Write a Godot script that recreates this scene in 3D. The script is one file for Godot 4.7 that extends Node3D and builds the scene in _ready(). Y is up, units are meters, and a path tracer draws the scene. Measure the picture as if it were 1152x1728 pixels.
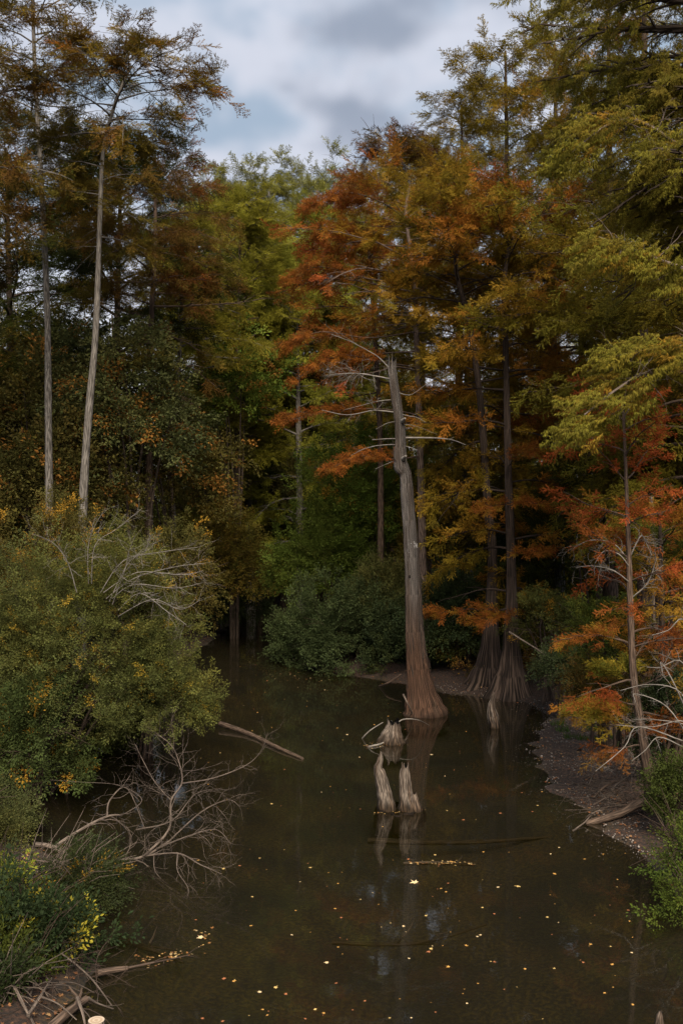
extends Node3D
# A still creek among autumn cypress trees, seen from about six metres above the water.
const F := 1681.0
const EYE := 6.0
var rng := RandomNumberGenerator.new()
var fld := FastNoiseLite.new()
var used := {}
var total := 0
var M := {}
var SPRAY := {}
var cloud_noise := FastNoiseLite.new()

# ---------------------------------------------------------------- naming
func numbered(called: String, parent: Node) -> String:
	var key := str(parent.get_instance_id()) + called
	var n: int = used.get(key, 0)
	used[key] = n + 1
	return called if n == 0 else "%s_%03d" % [called, n]

func tag(o: Node, label := "", category := "", group := "", kind := "") -> Node:
	if label: o.set_meta("label", label)
	if category: o.set_meta("category", category)
	if group: o.set_meta("group", group)
	if kind: o.set_meta("kind", kind)
	return o

func base(called: String, where: Vector3, label := "", category := "", group := "") -> Node3D:
	var o := Node3D.new()
	o.name = numbered(called, self)
	add_child(o, true)
	o.position = where
	tag(o, label, category, group)
	return o

func put(called: String, mesh: Mesh, mat: Material, parent: Node = self, kind := "") -> MeshInstance3D:
	var o := MeshInstance3D.new()
	o.name = numbered(called, parent)
	o.mesh = mesh
	o.material_override = mat
	parent.add_child(o, true)
	if kind: o.set_meta("kind", kind)
	return o

# ---------------------------------------------------------------- where things stand
func at(px: float, py: float, d: float) -> Vector3:
	return Vector3((px - 576.0) / F * d, EYE + (864.0 - py) / F * d, -d)

func on_water(px: float, py: float, y := 0.0) -> Vector3:
	var d := (EYE - y) * F / (py - 864.0)
	return Vector3((px - 576.0) / F * d, y, -d)

func on_ground(px: float, d: float, sink := 0.15) -> Vector3:
	var x := (px - 576.0) / F * d
	return Vector3(x, ground_y(x, -d) - sink, -d)

# ---------------------------------------------------------------- mesh builder
class MB:
	var v := PackedVector3Array()
	var n := PackedVector3Array()
	var uv := PackedVector2Array()
	var c := PackedColorArray()
	var ix := PackedInt32Array()
	var tint := Color.WHITE
	func tube(pts: PackedVector3Array, rad: PackedFloat32Array, sides: int, cap := true, vlen := 1.6) -> void:
		var m := pts.size()
		var first := v.size()
		var side := Vector3.RIGHT
		var d0 := (pts[1] - pts[0]).normalized()
		side = d0.cross(Vector3.FORWARD if absf(d0.z) < 0.8 else Vector3.UP).normalized()
		var along := 0.0
		var around := maxf(1.0, roundf(rad[0] * 6.3 / 0.7))
		for i in m:
			var d := (pts[mini(i + 1, m - 1)] - pts[maxi(i - 1, 0)]).normalized()
			side = (side - d * side.dot(d)).normalized()
			var up := side.cross(d)
			if i: along += pts[i].distance_to(pts[i - 1])
			for k in sides + 1:
				var a := TAU * k / sides
				var r := side * cos(a) + up * sin(a)
				v.append(pts[i] + r * rad[i])
				n.append(r)
				uv.append(Vector2(around * k / sides, along / vlen))
				c.append(tint)
		for i in m - 1:
			for k in sides:
				var a := first + i * (sides + 1) + k
				var b := a + sides + 1
				ix.append_array([a, a + 1, b, a + 1, b + 1, b])
		if cap:
			for e in [0, m - 1]:
				var mid := v.size()
				var d := (pts[0] - pts[1]).normalized() if e == 0 else (pts[m - 1] - pts[m - 2]).normalized()
				v.append(pts[e]); n.append(d); uv.append(Vector2(0.5, 0.5)); c.append(tint)
				for k in sides + 1:
					v.append(v[first + e * (sides + 1) + k]); n.append(d); uv.append(Vector2(0.5 + 0.3 * cos(TAU * k / sides), 0.5 + 0.3 * sin(TAU * k / sides))); c.append(tint)
				for k in sides:
					if e == 0: ix.append_array([mid, mid + 2 + k, mid + 1 + k])
					else: ix.append_array([mid, mid + 1 + k, mid + 2 + k])
	func tri(a: Vector3, b: Vector3, d: Vector3, shade: Color) -> void:
		var k := v.size()
		var nn := (d - a).cross(b - a).normalized()
		for p in [a, b, d]:
			v.append(p); n.append(nn); uv.append(Vector2(p.x, p.z)); c.append(shade)
		ix.append_array([k, k + 1, k + 2])
	func leaf(p: Vector3, dir: Vector3, up: Vector3, l: float, w: float, fold: float, shade: Color) -> void:
		# a leaf folded along its midrib: two triangles to each half
		var side := dir.cross(up).normalized() * w * 0.5
		var lift := up * fold * w
		var tip := p + dir * l
		var m := p + dir * l * 0.45
		tri(p, m + side + lift, tip, shade)
		tri(p, tip, m - side + lift, shade)
	func done() -> ArrayMesh:
		var a := []
		a.resize(Mesh.ARRAY_MAX)
		a[Mesh.ARRAY_VERTEX] = v
		a[Mesh.ARRAY_NORMAL] = n
		a[Mesh.ARRAY_TEX_UV] = uv
		a[Mesh.ARRAY_COLOR] = c
		a[Mesh.ARRAY_INDEX] = ix
		var me := ArrayMesh.new()
		me.add_surface_from_arrays(Mesh.PRIMITIVE_TRIANGLES, a)
		return me

func spline(ctrl: Array, steps: int) -> PackedVector3Array:
	var out := PackedVector3Array()
	var m := ctrl.size()
	for i in m - 1:
		var p0: Vector3 = ctrl[maxi(i - 1, 0)]
		var p1: Vector3 = ctrl[i]
		var p2: Vector3 = ctrl[i + 1]
		var p3: Vector3 = ctrl[mini(i + 2, m - 1)]
		for s in steps:
			out.append(p1.cubic_interpolate(p2, p0, p3, float(s) / steps))
	out.append(ctrl[m - 1])
	return out

func lin(pts: PackedVector3Array, t: float) -> Vector3:
	var x := clampf(t, 0.0, 1.0) * (pts.size() - 1)
	var i := mini(int(x), pts.size() - 2)
	return pts[i].lerp(pts[i + 1], x - i)

func taper(n: int, r0: float, r1: float, power := 1.0) -> PackedFloat32Array:
	var r := PackedFloat32Array()
	for i in n: r.append(lerpf(r0, r1, pow(float(i) / (n - 1), power)))
	return r

func rr(a: float, b: float) -> float:
	return rng.randf_range(a, b)

func rdir() -> Vector3:
	return Vector3(rng.randfn(), rng.randfn(), rng.randfn()).normalized()

# ---------------------------------------------------------------- materials
func stretched(seed_: int, w: int, h: int, squeeze: int, lo: float, hi: float, freq: float) -> Image:
	var fn := FastNoiseLite.new()
	fn.seed = seed_
	fn.frequency = freq
	fn.fractal_octaves = 4
	var im := fn.get_seamless_image(w, maxi(8, h / squeeze))
	im.resize(w, h, Image.INTERPOLATE_CUBIC)
	im.convert(Image.FORMAT_RGB8)
	for y in h:
		for x in w:
			var g := lerpf(lo, hi, smoothstep(0.2, 0.8, im.get_pixel(x, y).r))
			im.set_pixel(x, y, Color(g, g, g))
	return im

func wood_mat(c: Color, rough := 0.9, relief := 0.9) -> StandardMaterial3D:
	var m := StandardMaterial3D.new()
	m.albedo_color = c.linear_to_srgb()
	m.albedo_texture = M.bark_tex
	m.roughness = rough
	m.metallic_specular = 0.3
	m.heightmap_enabled = true
	m.heightmap_texture = M.bark_tex
	m.heightmap_scale = relief
	m.vertex_color_use_as_albedo = true
	return m

func leaf_mat(through: float) -> StandardMaterial3D:
	var m := StandardMaterial3D.new()
	m.albedo_color = Color.WHITE
	m.roughness = 0.75
	m.metallic_specular = 0.18
	m.vertex_color_use_as_albedo = true
	m.cull_mode = BaseMaterial3D.CULL_DISABLED
	m.backlight_enabled = true
	m.backlight = Color(through, through, through)
	return m

func plain(c: Color, rough := 0.9) -> StandardMaterial3D:
	var m := StandardMaterial3D.new()
	m.albedo_color = c.linear_to_srgb()
	m.roughness = rough
	m.metallic_specular = 0.3
	m.vertex_color_use_as_albedo = true
	return m

func make_materials() -> void:
	M.bark_tex = ImageTexture.create_from_image(stretched(3, 256, 512, 5, 0.55, 1.0, 0.035))
	M.fine_tex = ImageTexture.create_from_image(stretched(6, 256, 512, 9, 0.45, 1.0, 0.06))
	M.bark_grey = wood_mat(Color(0.135, 0.125, 0.115))
	M.bark_brown = wood_mat(Color(0.095, 0.066, 0.05))
	M.bark_umber = wood_mat(Color(0.07, 0.05, 0.04))
	M.bark_dark = wood_mat(Color(0.06, 0.045, 0.035))
	M.bark_snag = wood_mat(Color(0.235, 0.21, 0.19), 0.85, 1.2)
	M.bark_dead = wood_mat(Color(0.22, 0.175, 0.145), 0.85, 1.0)
	M.bark_silver = wood_mat(Color(0.30, 0.275, 0.25), 0.8, 0.5)
	M.bark_sunk = wood_mat(Color(0.05, 0.036, 0.02))
	M.bark_warm = wood_mat(Color(0.15, 0.11, 0.09))
	M.bark_log = wood_mat(Color(0.10, 0.07, 0.052), 0.75, 1.0)
	M.snag_tex = ImageTexture.create_from_image(stretched(9, 512, 512, 26, 0.35, 1.0, 0.05))
	for k in ["bark_snag", "bark_dead", "bark_silver"]:
		M[k].albedo_texture = M.fine_tex
		M[k].heightmap_texture = M.fine_tex
	M.bark_umber.albedo_texture = M.snag_tex
	M.bark_umber.heightmap_texture = M.snag_tex
	M.bark_stump = wood_mat(Color(0.20, 0.175, 0.155), 0.85, 1.6)
	M.bark_stump.albedo_texture = M.fine_tex
	M.bark_stump.heightmap_texture = M.fine_tex
	M.bark_snag.albedo_texture = M.snag_tex
	M.bark_snag.heightmap_texture = M.snag_tex
	M.bark_snag.heightmap_scale = 2.0
	M.leaf = leaf_mat(0.8)
	M.fallen = leaf_mat(0.2)

# ---------------------------------------------------------------- leafy sprays
func shade(lo: float, hi: float) -> Color:
	var g := rr(lo, hi)
	return Color(g, g, g)

func cypress_spray(sd: int, hang := 0.0) -> ArrayMesh:
	# a flat feathery plate: twig, side twigs, and fine needled branchlets; 1 m long
	rng.seed = sd
	var b := MB.new()
	var main := PackedVector3Array()
	for i in 5:
		var t := i / 4.0
		main.append(Vector3(t, 0.05 * sin(t * 2.6 + sd) - 0.10 * t * t, 0.06 * sin(t * 4.0 + sd * 1.7)))
	b.tint = Color(0.35, 0.28, 0.24)
	b.tube(main, taper(5, 0.010, 0.003), 3, false)
	for i in 17:
		var t := clampf(0.05 + 0.95 * (i + rr(-0.3, 0.6)) / 17.0, 0.03, 1.0)
		var sgn := 1.0 if i % 2 else -1.0
		var p := lin(main, t)
		var l := (0.34 * (1.0 - t * 0.65) + 0.05) * rr(0.5, 1.35)
		var roll := rng.randfn() * 0.55
		var fwd := rr(0.45, 0.95)
		var d := Vector3(fwd, sin(roll) * 0.8, sgn * cos(roll) * 0.8).normalized()
		var q := p + d * l + Vector3.DOWN * l * rr(0.0, 0.3)
		b.tri(p, p + Vector3(0.008, 0, 0), q, b.tint)
		var m := int(l / 0.036) + 1
		var tone := rr(0.88, 1.0)
		for k in m:
			var s := (k + rng.randf()) / m
			var o := p.lerp(q, s)
			for e in [-1.0, 1.0]:
				var ld: Vector3 = d * 0.7 + Vector3(0.2, 0, 0) + Vector3(-d.z, 0, d.x) * e * rr(0.3, 0.9) + rdir() * 0.35
				if hang > 0.0: ld = ld * (1.0 - hang) + Vector3(rr(-0.2, 0.2), -1.2 * hang, rr(-0.2, 0.2))
				ld = ld.normalized()
				var ll := rr(0.05, 0.11) * (1.0 + 1.6 * hang * rng.randf())
				var upv := (Vector3.UP + rdir() * 0.9).normalized()
				if absf(ld.dot(upv)) > 0.9: upv = Vector3(0.3, 0.2, 1).normalized()
				var g := tone * rr(0.86, 1.0)
				b.leaf(o, ld, (upv - ld * upv.dot(ld)).normalized(), ll, 0.024, rr(-0.1, 0.25), Color(g, g * rr(0.9, 1.0), g * rr(0.75, 1.0)))
	return b.done()

func leaf_spray(sd: int, n: int, l: float, w: float, length: float, spread: float) -> ArrayMesh:
	# a twig with side twigs and separate leaves
	rng.seed = sd
	var b := MB.new()
	b.tint = Color(0.55, 0.45, 0.38)
	var main := PackedVector3Array()
	for i in 4:
		var t := i / 3.0
		main.append(Vector3(t * length, 0.12 * length * sin(t * 3.0 + sd), 0.1 * length * sin(t * 4.0 + sd * 2.3)))
	b.tube(main, taper(4, 0.006, 0.002), 3, false)
	for i in n:
		var t := pow(rng.randf(), 0.7)
		var p := lin(main, t)
		var off := rdir() * Vector3(0.6, 0.55, 1.0) * spread * rng.randf() * (1.2 - 0.6 * t)
		var q := p + off + Vector3(off.length() * 0.6, 0, 0)
		if i % 3 == 0: b.tri(p, p + Vector3(0.006, 0, 0), q, b.tint)
		var d := (off.normalized() + Vector3(0.7, rr(-0.5, 0.3), 0) + rdir() * 0.5).normalized()
		var up := (Vector3.UP + rdir() * 0.55).normalized()
		up = (up - d * up.dot(d)).normalized()
		var g := rr(0.75, 1.0)
		b.leaf(q, d, up, l * rr(0.7, 1.25), w * rr(0.75, 1.2), rr(0.0, 0.35), Color(g, g * rr(0.88, 1.0), g * rr(0.8, 1.0)))
	return b.done()

func make_sprays() -> void:
	SPRAY.cypress = [cypress_spray(11), cypress_spray(12), cypress_spray(13)]
	SPRAY.weeping = [cypress_spray(21, 0.55), cypress_spray(22, 0.7)]
	SPRAY.small = [leaf_spray(31, 60, 0.055, 0.030, 0.5, 0.26), leaf_spray(32, 60, 0.055, 0.028, 0.55, 0.24)]
	SPRAY.medium = [leaf_spray(41, 46, 0.085, 0.048, 0.55, 0.32), leaf_spray(42, 46, 0.085, 0.045, 0.6, 0.3)]
	SPRAY.broad = [leaf_spray(51, 40, 0.15, 0.085, 0.75, 0.45), leaf_spray(52, 40, 0.14, 0.085, 0.8, 0.42)]
	SPRAY.sparse = [leaf_spray(61, 9, 0.07, 0.045, 0.5, 0.25)]

class Leaves:
	var t: Array[Transform3D] = []
	var c := PackedColorArray()

func spray_basis(f: Vector3, roll: float, s: float) -> Basis:
	var up := Vector3.UP
	if absf(f.y) > 0.93: up = Vector3(1, 0, 0.3).normalized()
	var z := f.cross(up).normalized()
	var y := z.cross(f)
	var bs := Basis(f, y, z)
	return (Basis(f, roll) * bs).scaled(Vector3(s, s, s))

func foliage(called: String, lv: Leaves, mesh: Mesh, parent: Node, mat: Material = null) -> void:
	if lv.t.is_empty(): return
	total += lv.t.size()
	var mm := MultiMesh.new()
	mm.transform_format = MultiMesh.TRANSFORM_3D
	mm.use_colors = true
	mm.mesh = mesh
	mm.instance_count = lv.t.size()
	for i in lv.t.size():
		mm.set_instance_transform(i, lv.t[i])
		mm.set_instance_color(i, lv.c[i])
	var o := MultiMeshInstance3D.new()
	o.name = numbered(called, parent)
	o.multimesh = mm
	o.material_override = mat if mat else M.leaf
	parent.add_child(o, true)
	o.set_meta("kind", "stuff")

func ramp(pal: Array, t: float) -> Color:
	var x := clampf(t, 0.0, 0.9999) * (pal.size() - 1)
	var i := int(x)
	var a: Color = pal[i]
	var b: Color = pal[mini(i + 1, pal.size() - 1)]
	return a.lerp(b, x - i)

func lump(p: Vector3, f := 1.0) -> float:
	return fld.get_noise_3d(p.x * f, p.y * f, p.z * f)

# ---------------------------------------------------------------- trees
const AMBER := Color(0.205, 0.160, 0.020)
const OLIVE := Color(0.125, 0.100, 0.018)
const GOLD := Color(0.240, 0.145, 0.020)
const ORANGE := Color(0.255, 0.105, 0.018)
const RUST := Color(0.220, 0.072, 0.018)
const RED := Color(0.245, 0.060, 0.018)
const BROWN := Color(0.135, 0.070, 0.020)
const GREEN := Color(0.060, 0.072, 0.016)
const DEEP := Color(0.030, 0.040, 0.011)
const LIME := Color(0.155, 0.150, 0.022)
const PALE := Color(0.105, 0.120, 0.038)
const LEAFY := Color(0.060, 0.090, 0.018)
const TEAL := Color(0.034, 0.055, 0.026)

func trunk(ctrl: Array, r0: float, r1: float, sides: int, flare: float, flare_h: float, steps := 4, power := 1.0) -> MB:
	var pts := spline(ctrl, steps)
	var b := MB.new()
	var m := pts.size()
	var total := 0.0
	for i in m - 1: total += pts[i].distance_to(pts[i + 1])
	var rad := PackedFloat32Array()
	var h := 0.0
	for i in m:
		if i: h += pts[i].distance_to(pts[i - 1])
		rad.append(lerpf(r0, r1, pow(h / total, power)) * (1.0 + 0.05 * sin(h * 2.1 + r0 * 40.0)))
	b.tube(pts, rad, sides, true)
	if flare > 0.0:
		var ph := rng.randf() * TAU
		for i in m:
			var hh := pts[i].y - pts[0].y
			var e := exp(-hh / flare_h)
			for k in sides + 1:
				var a := TAU * k / sides
				var flute := 0.55 + 0.45 * absf(cos(a * 3.0 + ph + 0.5 * sin(a * 2.0))) + 0.12 * cos(a * 7.0 + ph * 2.0)
				var id := i * (sides + 1) + k
				var r := b.v[id] - pts[i]
				b.v[id] = pts[i] + r * (1.0 + flare * e * flute)
		renormal(b, sides, m)
	return b

func renormal(b: MB, sides: int, m: int) -> void:
	for i in m:
		for k in sides + 1:
			var kk := k % sides
			var a := b.v[i * (sides + 1) + (kk + 1) % sides] - b.v[i * (sides + 1) + (kk + sides - 1) % sides]
			var u := b.v[mini(i + 1, m - 1) * (sides + 1) + kk] - b.v[maxi(i - 1, 0) * (sides + 1) + kk]
			var nn := u.cross(a).normalized()
			if nn.dot(b.n[i * (sides + 1) + kk]) < 0: nn = -nn
			b.n[i * (sides + 1) + k] = nn

func tree(called: String, label: String, ctrl: Array, o: Dictionary) -> Node3D:
	# ctrl: trunk points in the world, base first. o: how it branches and what it bears
	var sd: int = o.get("seed", 1)
	rng.seed = sd
	var root := base(called, ctrl[0], label, o.get("cat", "tree"), o.get("group", ""))
	var local := []
	for p in ctrl: local.append(p - ctrl[0])
	var r0: float = o.get("r0", 0.25)
	var r1: float = o.get("r1", 0.06)
	var bark: Material = M[o.get("bark", "bark_brown")]
	var sides: int = o.get("sides", 10)
	put("trunk", trunk(local, r0, r1, sides, o.get("flare", 0.0), o.get("flare_h", 0.9)).done(), bark, root)
	var pts := spline(local, 6)
	var n: int = o.get("n", 24)
	var t0: float = o.get("t0", 0.4)
	var L: float = o.get("L", 4.0)
	var kind: String = o.get("spray", "cypress")
	var set_: Array = SPRAY[kind]
	var pal: Array = o.get("pal", [OLIVE, GOLD])
	var gd: Vector3 = o.get("gd", Vector3.ZERO)
	var ss: float = o.get("ss", 1.0) * (0.74 if kind != "broad" else 1.0)
	var step: float = o.get("step", 0.42)
	var secl: float = o.get("sec", 1.5)
	var dens: float = o.get("dens", 1.0)
	var bend: float = o.get("bend", -0.5)
	var parts: bool = o.get("parts", false)
	var lv := Leaves.new()
	var wood := MB.new()
	var az := rng.randf() * TAU
	for i in n:
		var u := (i + rng.randf()) / n
		var t := lerpf(t0, 0.98, u)
		az += 2.4 + rr(-0.5, 0.5)
		var a := az
		if o.has("az"): a = o.az + rr(-1.0, 1.0) * o.get("azs", 1.0)
		if o.has("clear") and t < o.clear and absf(angle_difference(a, PI * 0.5)) < 0.75: continue
		var prof := 1.0
		match o.get("prof", "round"):
			"round": prof = sin(PI * (0.16 + 0.74 * u)) 
			"cone": prof = 1.0 - 0.86 * u
			"flat": prof = 0.55 + 0.45 * sin(PI * u)
			"top": prof = 0.45 + 0.55 * smoothstep(0.0, 0.6, u) * (1.0 - 0.55 * smoothstep(0.75, 1.0, u))
		var ll := L * prof * rr(0.65, 1.15)
		var e: float = lerpf(o.get("e0", 0.15), o.get("e1", 0.9), u) + rr(-0.2, 0.2)
		var p := lin(pts, t)
		var limb := PackedVector3Array([p])
		var segs := 7
		for s in segs:
			var d := Vector3(cos(a) * cos(e), sin(e), sin(a) * cos(e))
			p += d * ll / segs
			limb.append(p)
			e += bend / segs + rr(-0.16, 0.16)
			a += rr(-0.2, 0.2)
		var rl: float = clampf(lerpf(r0, r1, t) * 0.42 * pow(ll / L, 0.6), 0.018, 0.14)
		var lb := MB.new() if parts else wood
		lb.tube(limb, taper(segs + 1, rl, 0.008, 0.8), 5, false)
		var bare: bool = rng.randf() < o.get("bare", 0.0)
		var tone := rng.randf()
		var sp := 0.0
		var from: float = o.get("from", 0.28)
		var count := int(ll * (1.0 - from) / 0.30 * dens) + 2
		for j in count:
			var s: float = from + (1.0 - from) * (j + rng.randf()) / count
			var q := lin(limb, s)
			var dir := (lin(limb, s + 0.06) - lin(limb, s - 0.06)).normalized()
			var sgn := 1.0 if j % 2 else -1.0
			var side := dir.cross(Vector3.UP).normalized() * sgn
			var sl := secl * (1.0 - 0.6 * s) * rr(0.5, 1.2)
			var sdir := (dir * rr(0.5, 1.0) + side * rr(0.6, 1.1) + Vector3.UP * rr(-0.25, o.get("lift", 0.3))).normalized()
			if j == count - 1:
				sdir = dir
				q = lin(limb, 1.0)
			var e1 := q + sdir * sl + Vector3.DOWN * sl * sl * rr(0.0, 0.12)
			if o.get("twigs", true): lb.tube(PackedVector3Array([q, q.lerp(e1, 0.5) + Vector3.UP * sl * 0.05, e1]), taper(3, rl * 0.35 + 0.004, 0.004), 3, false)
			if bare: continue
			if lump(q + ctrl[0], 2.6) > o.get("gap", 0.28) + 0.07: continue
			var k := int(sl / (step * ss * 0.44)) + 1
			for x in k:
				var f := (x + rng.randf() * 0.6) / k
				var w := q.lerp(e1, f) + Vector3(rr(-0.22, 0.22), rr(-0.12, 0.16), rr(-0.22, 0.22))
				if lump(w + ctrl[0] + Vector3(7, 3, 1), 6.0) > 0.2: continue
				var fd := (sdir * 0.8 + rdir() * 0.55 + Vector3(0, -o.get("droop", 0.1), 0)).normalized()
				lv.t.append(Transform3D(spray_basis(fd, rr(-0.7, 0.7), ss * rr(0.65, 1.1)), w))
				var g: float = 0.5 + 0.40 * lump(w + ctrl[0], 1.4) + 0.40 * lump(w + ctrl[0], 5.0) + gd.dot(w) + (tone - 0.5) * o.get("vary", 0.5) + rr(-0.12, 0.12)
				var col := ramp(pal, g) * rr(0.62, 1.38)
				if rng.randf() < o.get("speck", 0.0): col = o.get("speck_col", GOLD) * rr(0.8, 1.3)
				lv.c.append(Color(col.r, col.g, col.b))
		if parts: put("branch", lb.done(), bark, root)
	if not parts and wood.v.size(): put("branches", wood.done(), bark, root, "stuff")
	foliage("crown", lv, set_[sd % set_.size()], root)
	return root

func bough(owner_: Node3D, ctrl: Array, n: int, pal: Array, width: float, ss: float, r: float, mat: Material, which := "cypress", from := 0.2) -> void:
	# one leafy limb added to a tree: its wood, and sprays along both sides
	var pts := spline(ctrl, 6)
	var local := PackedVector3Array()
	for p in pts: local.append(p - owner_.position)
	var b := MB.new()
	b.tube(local, taper(local.size(), r, r * 0.25), 5)
	var lv := Leaves.new()
	for i in n:
		var t := rr(from, 1.0)
		var p := lin(local, t)
		var d := (lin(local, t + 0.05) - lin(local, t - 0.05)).normalized()
		var side := d.cross(Vector3.UP).normalized() * rr(-1.0, 1.0)
		var w := p + side * width * (1.1 - 0.6 * t) + Vector3(0, rr(-0.12, 0.22) * width, 0)
		if lump(w + owner_.position, 6.0) > 0.24: continue
		if i % 4 == 0: b.tube(PackedVector3Array([p, p.lerp(w, 0.5) + Vector3.UP * 0.03, w]), taper(3, r * 0.3, 0.004), 3, false)
		lv.t.append(Transform3D(spray_basis((d * 0.8 + side * 0.9 + rdir() * 0.45).normalized(), rr(-0.7, 0.7), ss * rr(0.7, 1.15)), w))
		var c := ramp(pal, rng.randf()) * rr(0.7, 1.35)
		lv.c.append(Color(c.r, c.g, c.b))
	put("branch", b.done(), mat, owner_)
	var set_: Array = SPRAY[which]
	foliage("crown", lv, set_[n % set_.size()], owner_)

# ---------------------------------------------------------------- shrubs
func shrub(called: String, label: String, foot: Vector3, c: Vector3, r: Vector3, o: Dictionary) -> Node3D:
	# foot: where the stems leave the ground; c, r: the crown's middle and its three radii, in the world
	var sd: int = o.get("seed", 1)
	rng.seed = sd
	var root := base(called, foot, label, o.get("cat", "shrub"), o.get("group", ""))
	var bark: Material = M[o.get("bark", "bark_brown")]
	var ctr := c - foot
	var pal: Array = o.get("pal", [GREEN, LEAFY])
	var set_: Array = SPRAY[o.get("spray", "small")]
	var ss: float = o.get("ss", 1.0)
	for i in int(o.get("stems", 7)):
		var d := rdir()
		d.y = absf(d.y) * 0.8
		var tip := ctr + d * r * 0.8
		var st := MB.new()
		var mid := tip * 0.45 + Vector3(rr(-0.2, 0.2), ctr.y * 0.25 + 0.2, rr(-0.2, 0.2))
		var pts := spline([Vector3(rr(-0.3, 0.3), -0.1, rr(-0.3, 0.3)), mid, tip], 5)
		st.tube(pts, taper(pts.size(), o.get("stem_r", 0.045), 0.008), 5, false)
		for j in 7:
			var q := lin(pts, rr(0.35, 0.98))
			var e := q + (rdir() + d * 0.8).normalized() * rr(0.4, 1.1)
			st.tube(PackedVector3Array([q, q.lerp(e, 0.5) + Vector3.UP * 0.06, e]), taper(3, 0.012, 0.003), 3, false)
		put("stem", st.done(), bark, root)
	var lv := Leaves.new()
	var n: int = o.get("n", 800)
	var tries := 0
	while lv.t.size() < n and tries < n * 4:
		tries += 1
		var d := rdir()
		if d.y < -0.55: continue
		var k := pow(rng.randf(), 0.45)
		var p: Vector3 = ctr + d * r * k * (1.0 + o.get("rough", 0.6) * lump(d * 2.2 + foot, 3.0))
		if lump(p + foot, 4.2) > o.get("gap", 0.16): continue
		if p.y + foot.y < o.get("floor", 0.12): continue
		var f := (d * 0.8 + rdir() * 0.7 + Vector3(0, o.get("rise", 0.15), 0)).normalized()
		lv.t.append(Transform3D(spray_basis(f, rr(-0.8, 0.8), ss * rr(0.7, 1.15)), p))
		var g: float = 0.5 + 0.6 * lump(p + foot, 2.2) + o.get("gd", Vector3.ZERO).dot(p - ctr) + rr(-0.2, 0.2)
		var col := ramp(pal, g) * rr(0.75, 1.25)
		if rng.randf() < o.get("speck", 0.0): col = o.get("speck_col", GOLD) * rr(0.9, 1.5)
		lv.c.append(Color(col.r, col.g, col.b))
	foliage("foliage", lv, set_[sd % set_.size()], root)
	return root

# ---------------------------------------------------------------- bare wood
func bare(b: MB, p: Vector3, dir: Vector3, l: float, r: float, depth: int, wander := 0.35, sag := 0.0, kids := 4) -> void:
	var pts := PackedVector3Array([p])
	var dirs := []
	var d := dir.normalized()
	var segs := 6 if depth > 0 else 4
	for i in segs:
		d = (d + rdir() * wander * 0.5 + Vector3.DOWN * sag / segs).normalized()
		dirs.append(d)
		pts.append(pts[i] + d * l / segs)
	b.tube(pts, taper(segs + 1, r, r * 0.35), 5 if r > 0.02 else 3, false)
	if depth <= 0: return
	for k in kids:
		var t := rr(0.25, 0.98)
		var i := mini(int(t * segs), segs - 1)
		var nd: Vector3 = (dirs[i] + rdir() * 0.95).normalized()
		bare(b, lin(pts, t), nd, l * rr(0.35, 0.62), r * lerpf(0.62, 0.38, t), depth - 1, wander, sag, kids)

func path_limb(b: MB, ctrl: Array, r0: float, r1: float, kids: int, depth: int, kl: float, wander := 0.4, sag := 0.0, from := 0.35) -> void:
	var pts := spline(ctrl, 5)
	b.tube(pts, taper(pts.size(), r0, r1), 7 if r0 > 0.03 else 5, true)
	for k in kids:
		var t := rr(from, 0.98)
		var dir := (lin(pts, t + 0.03) - lin(pts, t - 0.03)).normalized()
		bare(b, lin(pts, t), (dir * 0.8 + rdir()).normalized(), kl * rr(0.5, 1.1), lerpf(r0, r1, t) * 0.6, depth, wander, sag, 3)

# ---------------------------------------------------------------- ground
const RIGHT_SHORE := [[9, -40], [7, 0], [5.2, 11], [4.95, 14], [5.25, 17], [4.85, 19.5], [4.5, 22], [4.75, 25], [5.4, 27], [6.0, 29.5], [5.8, 31.3], [4.6, 32.3], [3.3, 33.2], [2.4, 34.5], [0.8, 36.2], [-0.9, 37.5], [-2.0, 40], [-2.5, 46], [-3.0, 54], [-4.0, 64], [-7.0, 76]]
const LEFT_SHORE := [[-9.5, 76], [-7.4, 64], [-5.9, 54], [-6.0, 46], [-6.7, 38], [-7.0, 30], [-6.4, 25], [-6.3, 21], [-6.0, 18.5], [-4.2, 16.6], [-3.7, 15.2], [-3.35, 13.5], [-3.2, 11], [-4.5, 6], [-7, 0], [-9, -40]]
var channel := PackedVector2Array()

func shore(x: float, z: float) -> float:
	# metres from the waterline, negative over the water
	var p := Vector2(x, -z)
	var best := 1e9
	var m := channel.size()
	for i in m:
		var a := channel[i]
		var b := channel[(i + 1) % m]
		var ab := b - a
		var t := clampf((p - a).dot(ab) / ab.length_squared(), 0.0, 1.0)
		best = minf(best, p.distance_squared_to(a + ab * t))
	return -sqrt(best) if Geometry2D.is_point_in_polygon(p, channel) else sqrt(best)

func ground_y(x: float, z: float) -> float:
	var s := shore(x, z) + 0.35 * fld.get_noise_2d(x * 6.0, z * 6.0) + 0.25 * fld.get_noise_2d(x * 17.0, z * 17.0)
	var bump := 0.10 * fld.get_noise_2d(x * 5.0, z * 5.0) + 0.04 * fld.get_noise_2d(x * 19.0, z * 19.0)
	if s > 0.0: return 0.95 * (1.0 - exp(-s / 4.5)) + bump * minf(1.0, s * 1.5)
	return -0.75 * (1.0 - exp(s / 1.6)) + bump * minf(1.0, -s * 1.5)

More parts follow.
